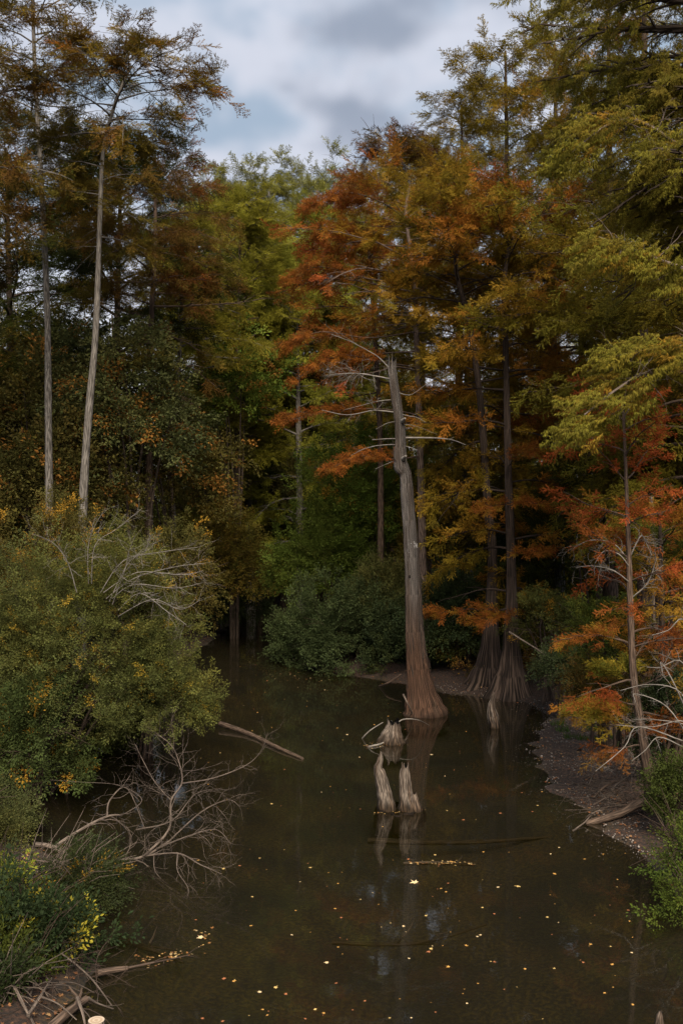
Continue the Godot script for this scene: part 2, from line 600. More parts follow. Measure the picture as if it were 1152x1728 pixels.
func make_ground() -> void:
	for p in RIGHT_SHORE: channel.append(Vector2(p[0], p[1]))
	for p in LEFT_SHORE: channel.append(Vector2(p[0], p[1]))
	var b := MB.new()
	var step := 0.45
	var x0 := -32.0
	var z0 := 12.0
	var nx := int(64.0 / step)
	var nz := int(112.0 / step)
	for j in nz + 1:
		for i in nx + 1:
			var x := x0 + i * step
			var z := z0 - j * step
			var y := ground_y(x, z)
			b.v.append(Vector3(x, y, z))
			b.uv.append(Vector2(x, z))
			# gravel near the waterline, leaf mould farther up; both darker where the mud is wet for good (below the surface)
			var g := smoothstep(0.05, 0.3, y) * (1.0 - smoothstep(0.34, 0.6, y + 0.12 * fld.get_noise_2d(x * 9.0, z * 9.0)))
			g *= smoothstep(3.0, 4.2, x) * smoothstep(31.5, 29.0, -z) * smoothstep(17.0, 20.0, -z)
			var mud := Color(0.15, 0.078, 0.046)
			var col := mud.lerp(Color(0.62, 0.41, 0.29), g)
			if y < 0.0: col = Color(0.15, 0.112, 0.013).lerp(Color(0.027, 0.029, 0.005), smoothstep(-0.15, 0.35, fld.get_noise_2d(x * 4.0, z * 4.0)))
			b.c.append(col)
	for j in nz + 1:
		for i in nx + 1:
			var a := j * (nx + 1) + i
			var dx := b.v[j * (nx + 1) + mini(i + 1, nx)] - b.v[j * (nx + 1) + maxi(i - 1, 0)]
			var dz := b.v[mini(j + 1, nz) * (nx + 1) + i] - b.v[maxi(j - 1, 0) * (nx + 1) + i]
			b.n.append(dx.cross(dz).normalized() * (1.0 if dx.cross(dz).y > 0 else -1.0))
			if i < nx and j < nz: b.ix.append_array([a, a + nx + 1, a + 1, a + 1, a + nx + 1, a + nx + 2])
	# the same sheet goes on to the horizon
	var x1 := x0 + nx * step
	var z1 := z0 - nz * step
	for q in [[-900, 900, -900, z1], [-900, 900, z0, 900], [-900, x0, z1, z0], [x1, 900, z1, z0]]:
		var k := b.v.size()
		for p in [[q[0], q[2]], [q[1], q[2]], [q[0], q[3]], [q[1], q[3]]]:
			b.v.append(Vector3(p[0], 0.9, p[1])); b.n.append(Vector3.UP); b.uv.append(Vector2(p[0], p[1])); b.c.append(Color(0.26, 0.19, 0.11))
		b.ix.append_array([k, k + 1, k + 2, k + 1, k + 3, k + 2])
	var m := StandardMaterial3D.new()
	m.albedo_color = Color(0.26, 0.235, 0.215).linear_to_srgb()
	m.albedo_texture = ImageTexture.create_from_image(stretched(8, 512, 512, 1, 0.35, 1.0, 0.045))
	m.vertex_color_use_as_albedo = true
	m.uv1_triplanar = true
	m.uv1_world_triplanar = true
	m.uv1_scale = Vector3(0.45, 0.45, 0.45)
	m.roughness = 0.95
	m.heightmap_enabled = true
	m.heightmap_texture = m.albedo_texture
	m.heightmap_scale = 3.0
	put("ground", b.done(), m, self, "structure")
	# the murky water: a sheet that shows a little of the bed
	var w := MB.new()
	w.v = PackedVector3Array([Vector3(-14, 0, 12), Vector3(14, 0, 12), Vector3(-14, 0, -84), Vector3(14, 0, -84)])
	w.n = PackedVector3Array([Vector3.UP, Vector3.UP, Vector3.UP, Vector3.UP])
	w.uv = PackedVector2Array([Vector2(0, 0), Vector2(1, 0), Vector2(0, 1), Vector2(1, 1)])
	w.c = PackedColorArray([Color.WHITE, Color.WHITE, Color.WHITE, Color.WHITE])
	w.ix = PackedInt32Array([0, 2, 1, 1, 2, 3])
	var wm := StandardMaterial3D.new()
	var wc := Color(0.0066, 0.0049, 0.0005).linear_to_srgb()
	wc.a = 0.5
	wm.albedo_color = wc
	wm.transparency = BaseMaterial3D.TRANSPARENCY_ALPHA
	wm.roughness = 0.03
	wm.metallic_specular = 0.5
	wm.normal_enabled = true
	var rn := FastNoiseLite.new()
	rn.seed = 4
	rn.frequency = 0.02
	rn.fractal_octaves = 3
	var rim := rn.get_seamless_image(512, 512)
	rim.convert(Image.FORMAT_RGBA8)
	rim.bump_map_to_normal_map(2.0)
	wm.normal_texture = ImageTexture.create_from_image(rim)
	wm.normal_scale = 0.025
	wm.uv1_triplanar = true
	wm.uv1_world_triplanar = true
	wm.uv1_scale = Vector3(0.35, 0.35, 0.35)
	put("water", w.done(), wm, self, "structure")

# ---------------------------------------------------------------- sky
func make_sky() -> ImageTexture:
	cloud_noise.seed = 77
	cloud_noise.frequency = 2.4
	cloud_noise.fractal_octaves = 6
	cloud_noise.fractal_gain = 0.56
	var w := 1024
	var h := 512
	var im := Image.create(w, h, false, Image.FORMAT_RGBF)
	for y in h:
		var el := PI * (0.5 - (y + 0.5) / h)
		var sy := sin(el)
		for x in w:
			var az := TAU * (x + 0.5) / w
			if sy < 0.0:
				im.set_pixel(x, y, Color(0.10, 0.10, 0.09))
				continue
			var dx := cos(az) * cos(el)
			var dz := sin(az) * cos(el)
			var k := 1.9 / (sy + 0.22)
			var n1 := cloud_noise.get_noise_3d(dx * k, dz * k, 1.0)
			var n2 := cloud_noise.get_noise_3d(dx * k * 0.45 + 9.0, dz * k * 0.45, 5.0)
			var c := Color(0.84, 0.86, 0.90).lerp(Color(0.34, 0.43, 0.55), smoothstep(0.12, 0.30, sy))
			var light := smoothstep(-0.15, 0.5, n1 + 0.2)
			var dark := smoothstep(-0.05, 0.45, n2 + 0.35 * n1)
			c = c.lerp(Color(0.72, 0.72, 0.80), 0.65 * light)
			c = c.lerp(Color(0.22, 0.27, 0.36), 0.8 * dark * smoothstep(0.1, 0.4, sy))
			c = c.lerp(Color(0.50, 0.52, 0.55), 0.8 * smoothstep(0.45, 0.8, sy)) * (1.0 + 1.15 * smoothstep(0.40, 0.95, sy))
			im.set_pixel(x, y, Color(c.r, c.g, c.b))
	return ImageTexture.create_from_image(im)

# ================================================================ the scene
func _ready() -> void:
	var cam := Camera3D.new()
	cam.name = "camera"
	cam.position = Vector3(0, EYE, 0)
	cam.fov = 2.0 * rad_to_deg(atan(864.0 / F))
	cam.far = 2000.0
	add_child(cam)
	var env := Environment.new()
	env.background_mode = Environment.BG_SKY
	var sky := Sky.new()
	var psm := PanoramaSkyMaterial.new()
	psm.panorama = make_sky()
	sky.sky_material = psm
	env.sky = sky
	env.background_energy_multiplier = 0.19
	env.tonemap_mode = Environment.TONE_MAPPER_LINEAR
	env.tonemap_exposure = 6.0
	env.sdfgi_enabled = true
	env.ssao_enabled = true
	env.ssil_enabled = true
	var we := WorldEnvironment.new()
	we.name = "environment"
	we.environment = env
	add_child(we)
	var sun := DirectionalLight3D.new()
	sun.name = "sun"
	sun.light_energy = 0.5
	sun.light_angular_distance = 30.0
	sun.light_color = Color(1.0, 0.93, 0.83)
	sun.shadow_enabled = true
	sun.rotation_degrees = Vector3(-42, 7, 0)
	add_child(sun)

	fld.seed = 5
	fld.frequency = 0.11
	fld.fractal_octaves = 3
	make_materials()
	make_sprays()
	make_ground()
	make_snag()
	make_trees()
	make_shrubs()
	make_wood()
	make_leaves()
	print("sprays ", total)


# ---------------------------------------------------------------- the dead trunk and the stumps
func ragged(rows: Array, sides: int, sd: int, ridge: float, spike: float) -> MB:
	# weathered wood: rows of [centre, radius]; fluted, cracked, and broken off into splinters at the top
	rng.seed = sd
	var ctrl := []
	var rads := []
	for r in rows:
		ctrl.append(r[0])
		rads.append(r[1])
	var steps := 8
	var pts := spline(ctrl, steps)
	var m := pts.size()
	var b := MB.new()
	var rad := PackedFloat32Array()
	for i in m:
		var x := float(i) / steps
		var j := mini(int(x), rads.size() - 2)
		rad.append(lerpf(rads[j], rads[j + 1], smoothstep(0.0, 1.0, x - j)))
	b.tube(pts, rad, sides, false, 1.1)
	var big: float = rads[0]
	for i in m:
		var f := float(i) / (m - 1)
		for k in sides + 1:
			var a := TAU * (k % sides) / sides
			var id := i * (sides + 1) + k
			var r := b.v[id] - pts[i]
			var e := clampf(rad[i] / big, 0.0, 1.0)
			var w := absf(sin(a * 4.5 + sd + 0.4 * sin(a * 3.0))) - 0.6
			var q := ridge * (w * (0.15 + e * e) + 0.9 * fld.get_noise_3d(cos(a) * 16.0, sin(a) * 16.0, pts[i].y * 2.5 + sd) + 0.35 * fld.get_noise_3d(cos(a) * 50.0, sin(a) * 50.0, pts[i].y * 5.0))
			q += 0.16 * fld.get_noise_3d(cos(a) * 7.0 + sd * 3.0, sin(a) * 7.0, pts[i].y * 9.0) * (1.0 if big < 0.6 else 0.35)
			q += 0.5 * ridge * (absf(fld.get_noise_3d(cos(a) * 34.0, sin(a) * 34.0, pts[i].y * 0.9 + sd)) * 3.0 - 0.6)
			b.v[id] = pts[i] + r * (1.0 + q)
			if i == m - 1:
				b.v[id] += Vector3.UP * spike * (0.6 * fld.get_noise_3d(cos(a) * 11.0 + 3.0, sin(a) * 11.0, sd) + 0.7 * absf(fld.get_noise_3d(cos(a) * 60.0, sin(a) * 60.0, sd)))
	for i in m:
		for k in sides + 1:
			var id := i * (sides + 1) + k
			var a := TAU * (k % sides) / sides
			var q := fld.get_noise_3d(cos(a) * 22.0 + sd, sin(a) * 22.0, pts[i].y * 6.0)
			var stain := smoothstep(-0.05, 0.3, q + 0.25 * fld.get_noise_3d(cos(a) * 70.0, sin(a) * 70.0, pts[i].y * 3.0))
			var col := Color(0.92, 0.87, 0.82).lerp(Color(0.44, 0.33, 0.25), stain * 0.85)
			var wet := smoothstep(0.05, 0.22, b.v[id].y + 0.25 * q)
			col = Color(0.20, 0.15, 0.10).lerp(col, wet)
			b.c[id] = col
	renormal(b, sides, m)
	# the hollow of the break
	var mid := b.v.size()
	b.v.append(pts[m - 1] - Vector3.UP * spike * 0.5); b.n.append(Vector3.UP); b.uv.append(Vector2(0.5, 0.5)); b.c.append(Color(0.5, 0.45, 0.4))
	for k in sides:
		b.ix.append_array([mid, (m - 1) * (sides + 1) + k, (m - 1) * (sides + 1) + k + 1])
	return b

func limb_part(called: String, owner_: Node3D, ctrl: Array, r0: float, r1: float, kids: int, depth: int, kl: float, mat: Material, wander := 0.4, sag := 0.0, from := 0.35) -> void:
	var local := []
	for p in ctrl: local.append(p - owner_.position)
	var b := MB.new()
	path_limb(b, local, r0, r1, kids, depth, kl, wander, sag, from)
	put(called, b.done(), mat, owner_)

func make_snag() -> void:
	var d := 29.6
	var k := d / F * 0.5
	var foot := at(716, 1204, d)
	var snag := base("dead_cypress", foot, "tall grey dead cypress trunk with broken top standing alone in the water", "dead tree")
	var rows := []
	for r in [[716, 1222, 84], [716, 1204, 76], [714, 1190, 63], [710, 1165, 50], [705, 1130, 41], [701, 1090, 36], [698, 1040, 33], [697, 990, 31], [694, 940, 28], [691, 890, 26], [687, 840, 25], [684, 803, 23], [677, 788, 29], [675, 772, 25], [675, 735, 20], [671, 695, 18], [665, 655, 17], [661, 622, 17]]:
		rows.append([at(r[0], r[1], d) - foot, r[2] * k * lerpf(0.98, 0.86, smoothstep(1200.0, 1050.0, r[1]))])
	var b := ragged(rows, 72, 3, 0.10, 0.85)
	for i in b.v.size():
		# stained red brown by the water at the foot, bleached silver above
		var y := b.v[i].y + 0.35 * fld.get_noise_3d(b.v[i].x * 30.0, b.v[i].y * 0.8, b.v[i].z * 30.0)
		var t := smoothstep(1.2, 4.6, y + 0.9 * fld.get_noise_3d(b.v[i].x * 12.0, y * 1.5, b.v[i].z * 12.0))
		var blot := smoothstep(0.05, 0.35, fld.get_noise_3d(b.v[i].x * 26.0, b.v[i].y * 2.2, b.v[i].z * 26.0))
		var c := Color(0.55, 0.34, 0.24).lerp(Color(0.92, 0.93, 0.97), t)
		c = c.lerp(Color(0.42, 0.32, 0.25), blot * 0.6)
		var wet := 1.0 - 0.55 * (1.0 - smoothstep(0.03, 0.16, y))
		b.c[i] = Color(c.r * wet, c.g * wet, c.b * wet)
	put("trunk", b.done(), M.bark_snag, snag)
	rng.seed = 8
	var limbs := [
		[[[659, 640], [640, 637], [599, 632], [556, 636]], 0.045, 10, 2, 0.55, 0.4],
		[[[660, 626], [640, 606], [622, 596], [590, 581], [559, 571]], 0.032, 5, 1, 0.7, 0.5],
		[[[668, 674], [640, 676], [613, 682], [580, 690]], 0.022, 4, 1, 0.5, -0.3],
		[[[670, 696], [640, 694], [625, 695], [585, 703], [544, 696]], 0.038, 6, 1, 0.6, 0.5],
		[[[674, 740], [650, 741], [627, 743]], 0.030, 1, 0, 0.3, 0.3],
		[[[676, 750], [640, 751], [613, 757], [591, 768]], 0.026, 3, 1, 0.45, -0.4],
		[[[672, 712], [655, 714], [633, 726]], 0.018, 2, 0, 0.3, 0.5],
		[[[680, 778], [662, 779], [633, 791]], 0.020, 2, 0, 0.3, -0.3],
		[[[680, 739], [705, 738], [741, 738], [768, 741], [790, 748]], 0.052, 2, 0, 0.4, -0.5],
		[[[673, 698], [690, 703], [702, 706], [716, 715]], 0.020, 2, 0, 0.3, 0.4],
		[[[681, 752], [695, 757], [703, 761]], 0.024, 1, 0, 0.2, 0.5],
		[[[675, 716], [700, 718], [738, 732]], 0.014, 2, 0, 0.3, -0.3],
		[[[666, 660], [690, 668], [712, 655], [735, 640]], 0.018, 4, 1, 0.5, 0.6]]
	for l in limbs:
		var pts := []
		for i in l[0].size():
			pts.append(at(l[0][i][0], l[0][i][1], d) + Vector3(0, 0, l[5] * i * 0.35))
		limb_part("branch", snag, pts, l[1] * 0.62, l[1] * 0.2, l[2], l[3], l[4], M.bark_silver, 0.5, 0.1)
	# the silver tangle of twigs at the end of the first limb
	var tb := MB.new()
	for i in 26:
		var p := at(rr(560, 605), rr(628, 638), d) - foot + Vector3(0, 0, rr(-0.1, 0.5))
		bare(tb, p, Vector3(-0.8, rr(-0.7, 0.5), rr(-0.6, 0.6)), rr(0.25, 0.75), 0.007, 1, 0.7, 0.3, 4)
	put("twigs", tb.done(), M.bark_silver, snag, "stuff")
	for s in [[677, 712, 0.9], [677, 776, 1.1]]:
		var sb := MB.new()
		var p := at(s[0], s[1], d) - foot
		sb.tube(PackedVector3Array([p, p + Vector3(0.05, 0.03, 0.24) * s[2], p + Vector3(0.10, 0.09, 0.34) * s[2]]), PackedFloat32Array([0.09, 0.065, 0.03]), 8)
		tag(put("branch_stub", sb.done(), M.bark_silver, snag), "pale broken branch stub")
	var cracks := MB.new()
	rng.seed = 23
	for i in 46:
		var yy := rr(0.5, 9.6)
		var row := 0
		while row < rows.size() - 2 and rows[row + 1][0].y < yy: row += 1
		var f: float = inverse_lerp(rows[row][0].y, rows[row + 1][0].y, yy)
		var cc: Vector3 = rows[row][0].lerp(rows[row + 1][0], f)
		var r: float = lerpf(rows[row][1], rows[row + 1][1], f) * 1.01
		var a := PI * 0.5 + rr(-1.5, 1.5)
		var l := rr(0.25, 1.1)
		var tw := rr(0.006, 0.016)
		var pts := PackedVector3Array()
		for j in 6:
			a += rr(-0.05, 0.05)
			var y2 := yy + l * j / 5.0
			var lean: Vector3 = (rows[mini(row + 1, rows.size() - 1)][0] - rows[row][0]).normalized()
			pts.append(cc + lean * (l * j / 5.0) + Vector3(cos(a), 0, sin(a)) * r * (1.0 - 0.03 * j * l))
		cracks.tube(pts, PackedFloat32Array([0.001, tw, tw * 1.2, tw, tw * 0.8, 0.001]), 4, false)
	put("cracks", cracks.done(), plain(Color(0.035, 0.028, 0.024)), snag, "stuff")
	# a ring of pale lichen, and holes pecked in the wood
	var lb := MB.new()
	rng.seed = 17
	for i in 150:
		var a := PI * 0.5 + rr(-1.2, 0.6)
		var yy := 4.95 + rr(-0.22, 0.22) * rng.randf()
		var c := at(693, 920, d) - foot
		var r := 0.20
		var p := Vector3(c.x + cos(a) * r, yy, c.z + sin(a) * r)
		var nn := Vector3(cos(a), 0, sin(a))
		var s := rr(0.006, 0.022)
		var side := Vector3(-sin(a), 0, cos(a))
		for q in 5:
			var a0 := TAU * q / 5.0
			var a1 := TAU * (q + 1) / 5.0
			lb.tri(p + nn * 0.012, p + (side * cos(a0) + Vector3.UP * sin(a0)) * s, p + (side * cos(a1) + Vector3.UP * sin(a1)) * s, Color.WHITE)
	put("lichen_patch", lb.done(), plain(Color(0.30, 0.30, 0.31)), snag, "stuff")
	for hpx in [[692, 1031, 0.045], [690, 972, 0.04], [689, 881, 0.025]]:
		var hb := SphereMesh.new()
		hb.radius = hpx[2]
		hb.height = hpx[2] * 2.4
		hb.radial_segments = 12
		hb.rings = 6
		var o := put("pecked_hole", hb, plain(Color(0.012, 0.010, 0.009)), snag)
		var c := at(hpx[0], hpx[1], d) - foot
		o.position = c + Vector3(0, 0, 0.205 if hpx[1] > 950 else 0.18)
		o.scale.z = 0.3
	# ---- stumps
	var s1 := base("forked_stump", on_water(676, 1365), "weathered stump with two upright prongs in the middle of the creek", "stump")
	var sd := 20.13
	var kk := sd / F * 0.5
	var left := []
	for r in [[654, 1385, 30], [652, 1362, 30], [650, 1345, 24], [646, 1325, 21], [641, 1306, 19], [638, 1296, 14], [641, 1284, 10], [643, 1270, 4]]: left.append([at(r[0], r[1], sd) - s1.position, r[2] * kk])
	tag(put("prong", ragged(left, 22, 5, 0.13, 0.10).done(), M.bark_stump, s1), "curved pointed left prong")
	var right := []
	for r in [[690, 1385, 40], [689, 1362, 34], [685, 1345, 23], [683, 1325, 19], [682, 1305, 17], [683, 1294, 12]]: right.append([at(r[0], r[1], sd) - s1.position + Vector3(0, 0, 0.05), r[2] * kk])
	tag(put("prong", ragged(right, 22, 9, 0.13, 0.30).done(), M.bark_stump, s1), "straight splintered right prong")
	var low := []
	for r in [[700, 1385, 24], [700, 1362, 22], [698, 1348, 16], [697, 1338, 11]]: low.append([at(r[0], r[1], sd) - s1.position + Vector3(0, 0, 0.12), r[2] * kk])
	put("splinter", ragged(low, 14, 12, 0.25, 0.22).done(), M.bark_stump, s1)
	var rim := []
	for r in [[674, 1390, 88], [674, 1371, 84], [674, 1365, 72]]: rim.append([at(r[0], r[1], sd) - s1.position, r[2] * kk])
	put("rotten_base", ragged(rim, 30, 14, 0.3, 0.10).done(), M.bark_dark, s1)
	var s2 := base("low_stump", on_water(661, 1252), "low ragged grey stump beside a bent stick near the dead trunk", "stump")
	var r2 := []
	var d2 := 26.0
	for r in [[660, 1270, 58], [660, 1252, 50], [661, 1242, 38], [663, 1230, 27], [664, 1222, 21]]: r2.append([at(r[0], r[1], d2) - s2.position, r[2] * d2 / F * 0.5])
	put("stump_wood", ragged(r2, 28, 21, 0.15, 0.3).done(), M.bark_stump, s2)
	var s3 := base("pointed_stump", on_water(834, 1228), "slim pointed grey stump in water below the fluted cypress bases", "stump")
	var r3 := []
	var d3 := 27.7
	for r in [[835, 1245, 15], [834, 1226, 17], [831, 1208, 18], [829, 1192, 13], [831, 1180, 8], [833, 1168, 3]]: r3.append([at(r[0], r[1], d3) - s3.position, r[2] * d3 / F * 0.5])
	put("stump_wood", ragged(r3, 18, 27, 0.15, 0.08).done(), M.bark_stump, s3)
	var s4 := base("stake_stump", on_water(1112, 1745), "small sharp stump tip poking out of the water near the camera", "stump")
	var r4 := []
	for r in [[1110, 1760, 16], [1111, 1735, 15], [1112, 1718, 11], [1113, 1706, 4]]: r4.append([at(r[0], r[1], 11.45) - s4.position, r[2] * 11.45 / F * 0.5])
	put("stump_wood", ragged(r4, 14, 31, 0.3, 0.05).done(), M.bark_stump, s4)

# ---------------------------------------------------------------- trees
func up(px0: float, d: float, pts: Array, lean := 0.0) -> Array:
	var out := [on_ground(px0, d, 0.25)]
	for i in pts.size(): out.append(at(pts[i][0], pts[i][1], d + lean * (i + 1)))
	return out

func make_trees() -> void:
	# the left bank
	tree("cypress", "tall slim cypress with pale straight trunk, leftmost of the two trunks at left", up(88, 32, [[84, 880], [82, 700], [80, 520], [70, 300], [60, 130], [56, 0], [58, -70]]),
		{"seed": 101, "r0": 0.155, "r1": 0.05, "bark": "bark_grey", "n": 30, "clear": 0.7, "t0": 0.56, "L": 3.4, "prof": "top", "e0": -0.05, "e1": 0.7, "pal": [GREEN, OLIVE, OLIVE, BROWN, AMBER, RUST], "gap": 0.08, "parts": true, "flare": 1.2, "from": 0.35, "dens": 1.2})
	tree("cypress", "tall cypress with pale trunk, its open rusty top leaning toward the gap of sky", up(134, 30, [[140, 870], [150, 700], [162, 560], [168, 400], [174, 260], [190, 190], [208, 140], [222, 112]]),
		{"seed": 102, "r0": 0.175, "r1": 0.04, "bark": "bark_grey", "n": 36, "clear": 0.7, "t0": 0.48, "L": 2.8, "prof": "top", "e0": -0.05, "e1": 0.55, "pal": [GREEN, OLIVE, OLIVE, BROWN, AMBER, RUST], "gap": 0.08, "parts": true, "flare": 1.2, "from": 0.35, "dens": 1.2, "gd": Vector3(0.02, 0.0, 0)})
	tree("cypress", "brown and olive cypress leaning in at the top left edge of view", up(-110, 27, [[-115, 700], [-110, 400], [-105, 150], [-100, -40]]),
		{"seed": 103, "r0": 0.25, "bark": "bark_grey", "n": 30, "t0": 0.40, "L": 3.6, "prof": "flat", "e1": 0.5, "dens": 1.1, "pal": [GREEN, OLIVE, BROWN, AMBER], "gap": 0.2})
	tree("evergreen", "dark green dense tree behind the two pale trunks on the left bank", up(190, 43, [[195, 700], [200, 450], [205, 290]]),
		{"seed": 104, "r0": 0.3, "bark": "bark_dark", "n": 50, "t0": 0.26, "L": 5.0, "prof": "round", "e0": 0.0, "e1": 0.9, "pal": [DEEP, DEEP, GREEN], "ss": 1.25, "dens": 1.1})
	tree("evergreen", "dark green tree at the left edge behind the pale trunks", up(20, 42, [[20, 700], [15, 450], [10, 250]]),
		{"seed": 105, "r0": 0.3, "bark": "bark_dark", "n": 52, "t0": 0.22, "L": 5.2, "prof": "flat", "pal": [DEEP, GREEN, DEEP, BROWN], "ss": 1.25, "dens": 1.1})
	tree("cypress", "rusty brown cypress with level boughs reaching toward the pale far trees", up(250, 37, [[252, 800], [255, 560], [262, 420], [262, 320]]),
		{"seed": 106, "r0": 0.2, "bark": "bark_brown", "n": 36, "t0": 0.36, "L": 3.8, "dens": 1.2, "prof": "flat", "e0": -0.1, "e1": 0.5, "pal": [GREEN, OLIVE, BROWN, RUST], "gap": 0.12, "parts": true})
	tree("cypress", "thin grey trunked olive cypress left of the dark gap between the banks", up(296, 45, [[293, 900], [288, 800], [297, 680], [303, 600], [308, 480], [310, 390]]),
		{"seed": 107, "clear": 0.65, "r0": 0.19, "bark": "bark_grey", "n": 34, "t0": 0.42, "L": 3.7, "prof": "round", "pal": [Color(0.13, 0.13, 0.02), Color(0.18, 0.17, 0.024), Color(0.22, 0.20, 0.03), OLIVE], "dens": 1.4})
	tree("cypress", "yellow olive cypress with a rounded crown beside the dark gap, left bank", up(398, 50, [[400, 800], [402, 600], [405, 420], [408, 370]]),
		{"seed": 108, "r0": 0.22, "n": 46, "t0": 0.26, "L": 4.2, "prof": "round", "pal": [Color(0.15, 0.155, 0.022), Color(0.21, 0.205, 0.028), Color(0.25, 0.25, 0.035), LIME], "dens": 1.4})
	tree("maple", "bright yellow green broadleaf tree low beside the dark gap", up(440, 56, [[436, 900], [438, 760], [440, 580]]),
		{"seed": 109, "r0": 0.18, "n": 34, "t0": 0.3, "L": 3.8, "prof": "round", "spray": "broad", "pal": [LEAFY, LIME, Color(0.20, 0.19, 0.03)], "ss": 1.0, "dens": 1.6, "e1": 1.0, "bend": 0.0})
	# pale cypresses far down the creek
	var far_list := [
		[352, 74, 318, "pale olive far cypress nearest the tall left trees", 4.2], [405, 66, 300, "pale yellow green far cypress with a domed top", 4.4], [452, 70, 312, "pale green far cypress with its grey trunk showing", 4.4],
		[520, 72, 296, "broad pale green cypress in the middle of the far trees", 5.0], [575, 67, 292, "far pale green cypress just left of the red boughs", 4.4], [636, 74, 300, "far olive cypress partly behind the orange cypress", 4.6], [480, 60, 420, "shorter pale cypress before the far row", 3.6], [372, 62, 390, "low pale olive cypress at the foot of the far row", 3.6], [545, 58, 370, "yellow green cypress before the far row, close left of the red boughs", 3.8], [420, 54, 470, "glowing yellow green cypress low at the middle of the gap", 3.2], [505, 52, 560, "short olive cypress at the right side of the gap under the red boughs", 2.8], [350, 55, 470, "olive green cypress at the left side of the gap", 3.2]]
	for i in far_list.size():
		var q = far_list[i]
		tree("far_cypress", q[3], up(q[0] + 4, q[1], [[q[0], 800], [q[0] - 3, 560], [q[0] + 2, q[2] + 6]]),
			{"seed": 120 + i, "r0": 0.28, "bark": "bark_grey", "n": 52, "t0": 0.12, "L": q[4], "prof": "flat", "e0": 0.05, "e1": 0.9, "pal": [Color(0.14, 0.155, 0.045), Color(0.22, 0.23, 0.06), Color(0.18, 0.19, 0.05), Color(0.21, 0.21, 0.04)] if i < 8 else [LIME, Color(0.25, 0.265, 0.04), Color(0.21, 0.23, 0.035), Color(0.22, 0.20, 0.03)], "ss": 1.25, "dens": 1.5, "group": "pale cypresses far down the creek", "gap": 0.22})
	# two dark trunks in the gap
	tree("dark_trunk_tree", "left one of two thick dark trunks standing in the gap", up(457, 58, [[456, 900], [455, 760], [452, 600]]), {"seed": 140, "r0": 0.34, "r1": 0.15, "bark": "bark_dark", "n": 20, "t0": 0.55, "L": 4.2, "pal": [DEEP, GREEN, OLIVE], "flare": 0.8, "ss": 1.2})
	tree("dark_trunk_tree", "right one of two thick dark trunks standing in the gap", up(488, 57, [[484, 900], [482, 760], [480, 600]]), {"seed": 141, "r0": 0.46, "r1": 0.2, "bark": "bark_dark", "n": 20, "t0": 0.55, "L": 4.2, "pal": [DEEP, OLIVE, BROWN], "flare": 0.8, "ss": 1.2})
	# the orange cypress behind the dead trunk
	var shore_boughs := []
	var ob := tree("cypress", "orange and gold cypress behind the dead trunk with red boughs on its left", up(714, 36, [[712, 930], [711, 860], [708, 760], [704, 620], [701, 540], [698, 480], [690, 410], [684, 360], [690, 318]]),
		{"seed": 150, "clear": 1.0, "r0": 0.19, "r1": 0.05, "bark": "bark_warm", "sides": 14, "n": 46, "t0": 0.40, "L": 4.9, "prof": "flat", "e0": -0.12, "e1": 0.6, "bend": -0.35, "pal": [OLIVE, AMBER, GOLD, GOLD, ORANGE, RUST, RED], "gd": Vector3(-0.12, -0.015, 0), "gap": 0.05, "parts": true, "dens": 1.0, "flare": 0.8, "vary": 0.35})
	rng.seed = 155
	for l in [[[706, 700], [640, 690], [560, 694], [478, 712]], [[706, 770], [660, 775], [610, 768], [555, 792]], [[700, 560], [620, 570], [540, 560], [484, 585]], [[696, 480], [620, 470], [540, 450], [490, 470]], [[686, 370], [640, 340], [580, 325], [520, 350]], [[702, 620], [640, 610], [570, 600], [500, 640]]]:
		var pts := []
		for i in l.size(): pts.append(at(l[i][0], l[i][1], 35.8 - 0.45 * i))
		bough(ob, pts, 130, [BROWN, RUST, ORANGE, RUST], 1.0, 0.52, 0.035, M.bark_brown, "cypress", 0.35)
	for l in [[[858, 850], [880, 846], [915, 852]], [[858, 850], [840, 852], [818, 858]], [[860, 940], [880, 930], [922, 932]], [[860, 1040], [835, 1036], [806, 1046]], [[850, 1030], [790, 1028], [735, 1036]], [[856, 790], [880, 760], [905, 765]]]:
		var pts := []
		for i in l.size(): pts.append(at(l[i][0], l[i][1], 32.2 - 0.5 * i))
		shore_boughs.append(pts)
	tree("cypress", "red boughed cypress just left of the dead trunk", up(640, 41, [[642, 880], [640, 700], [630, 540], [622, 420], [618, 365]]),
		{"seed": 151, "r0": 0.16, "bark": "bark_brown", "n": 32, "t0": 0.42, "L": 3.0, "prof": "flat", "e0": -0.1, "e1": 0.3, "pal": [OLIVE, AMBER, ORANGE, RUST], "gd": Vector3(-0.12, 0, 0), "gap": 0.1, "parts": true})
	tree("cypress", "thin cypress with a small dark red tuft standing above the others", up(712, 47, [[708, 700], [700, 420], [690, 310], [676, 268], [664, 246]]),
		{"seed": 152, "r0": 0.2, "r1": 0.04, "bark": "bark_grey", "n": 15, "t0": 0.84, "L": 2.2, "prof": "round", "e0": 0.1, "e1": 0.5, "pal": [DEEP, BROWN, Color(0.10, 0.035, 0.016)], "ss": 0.9, "gap": 0.5, "sec": 0.9})
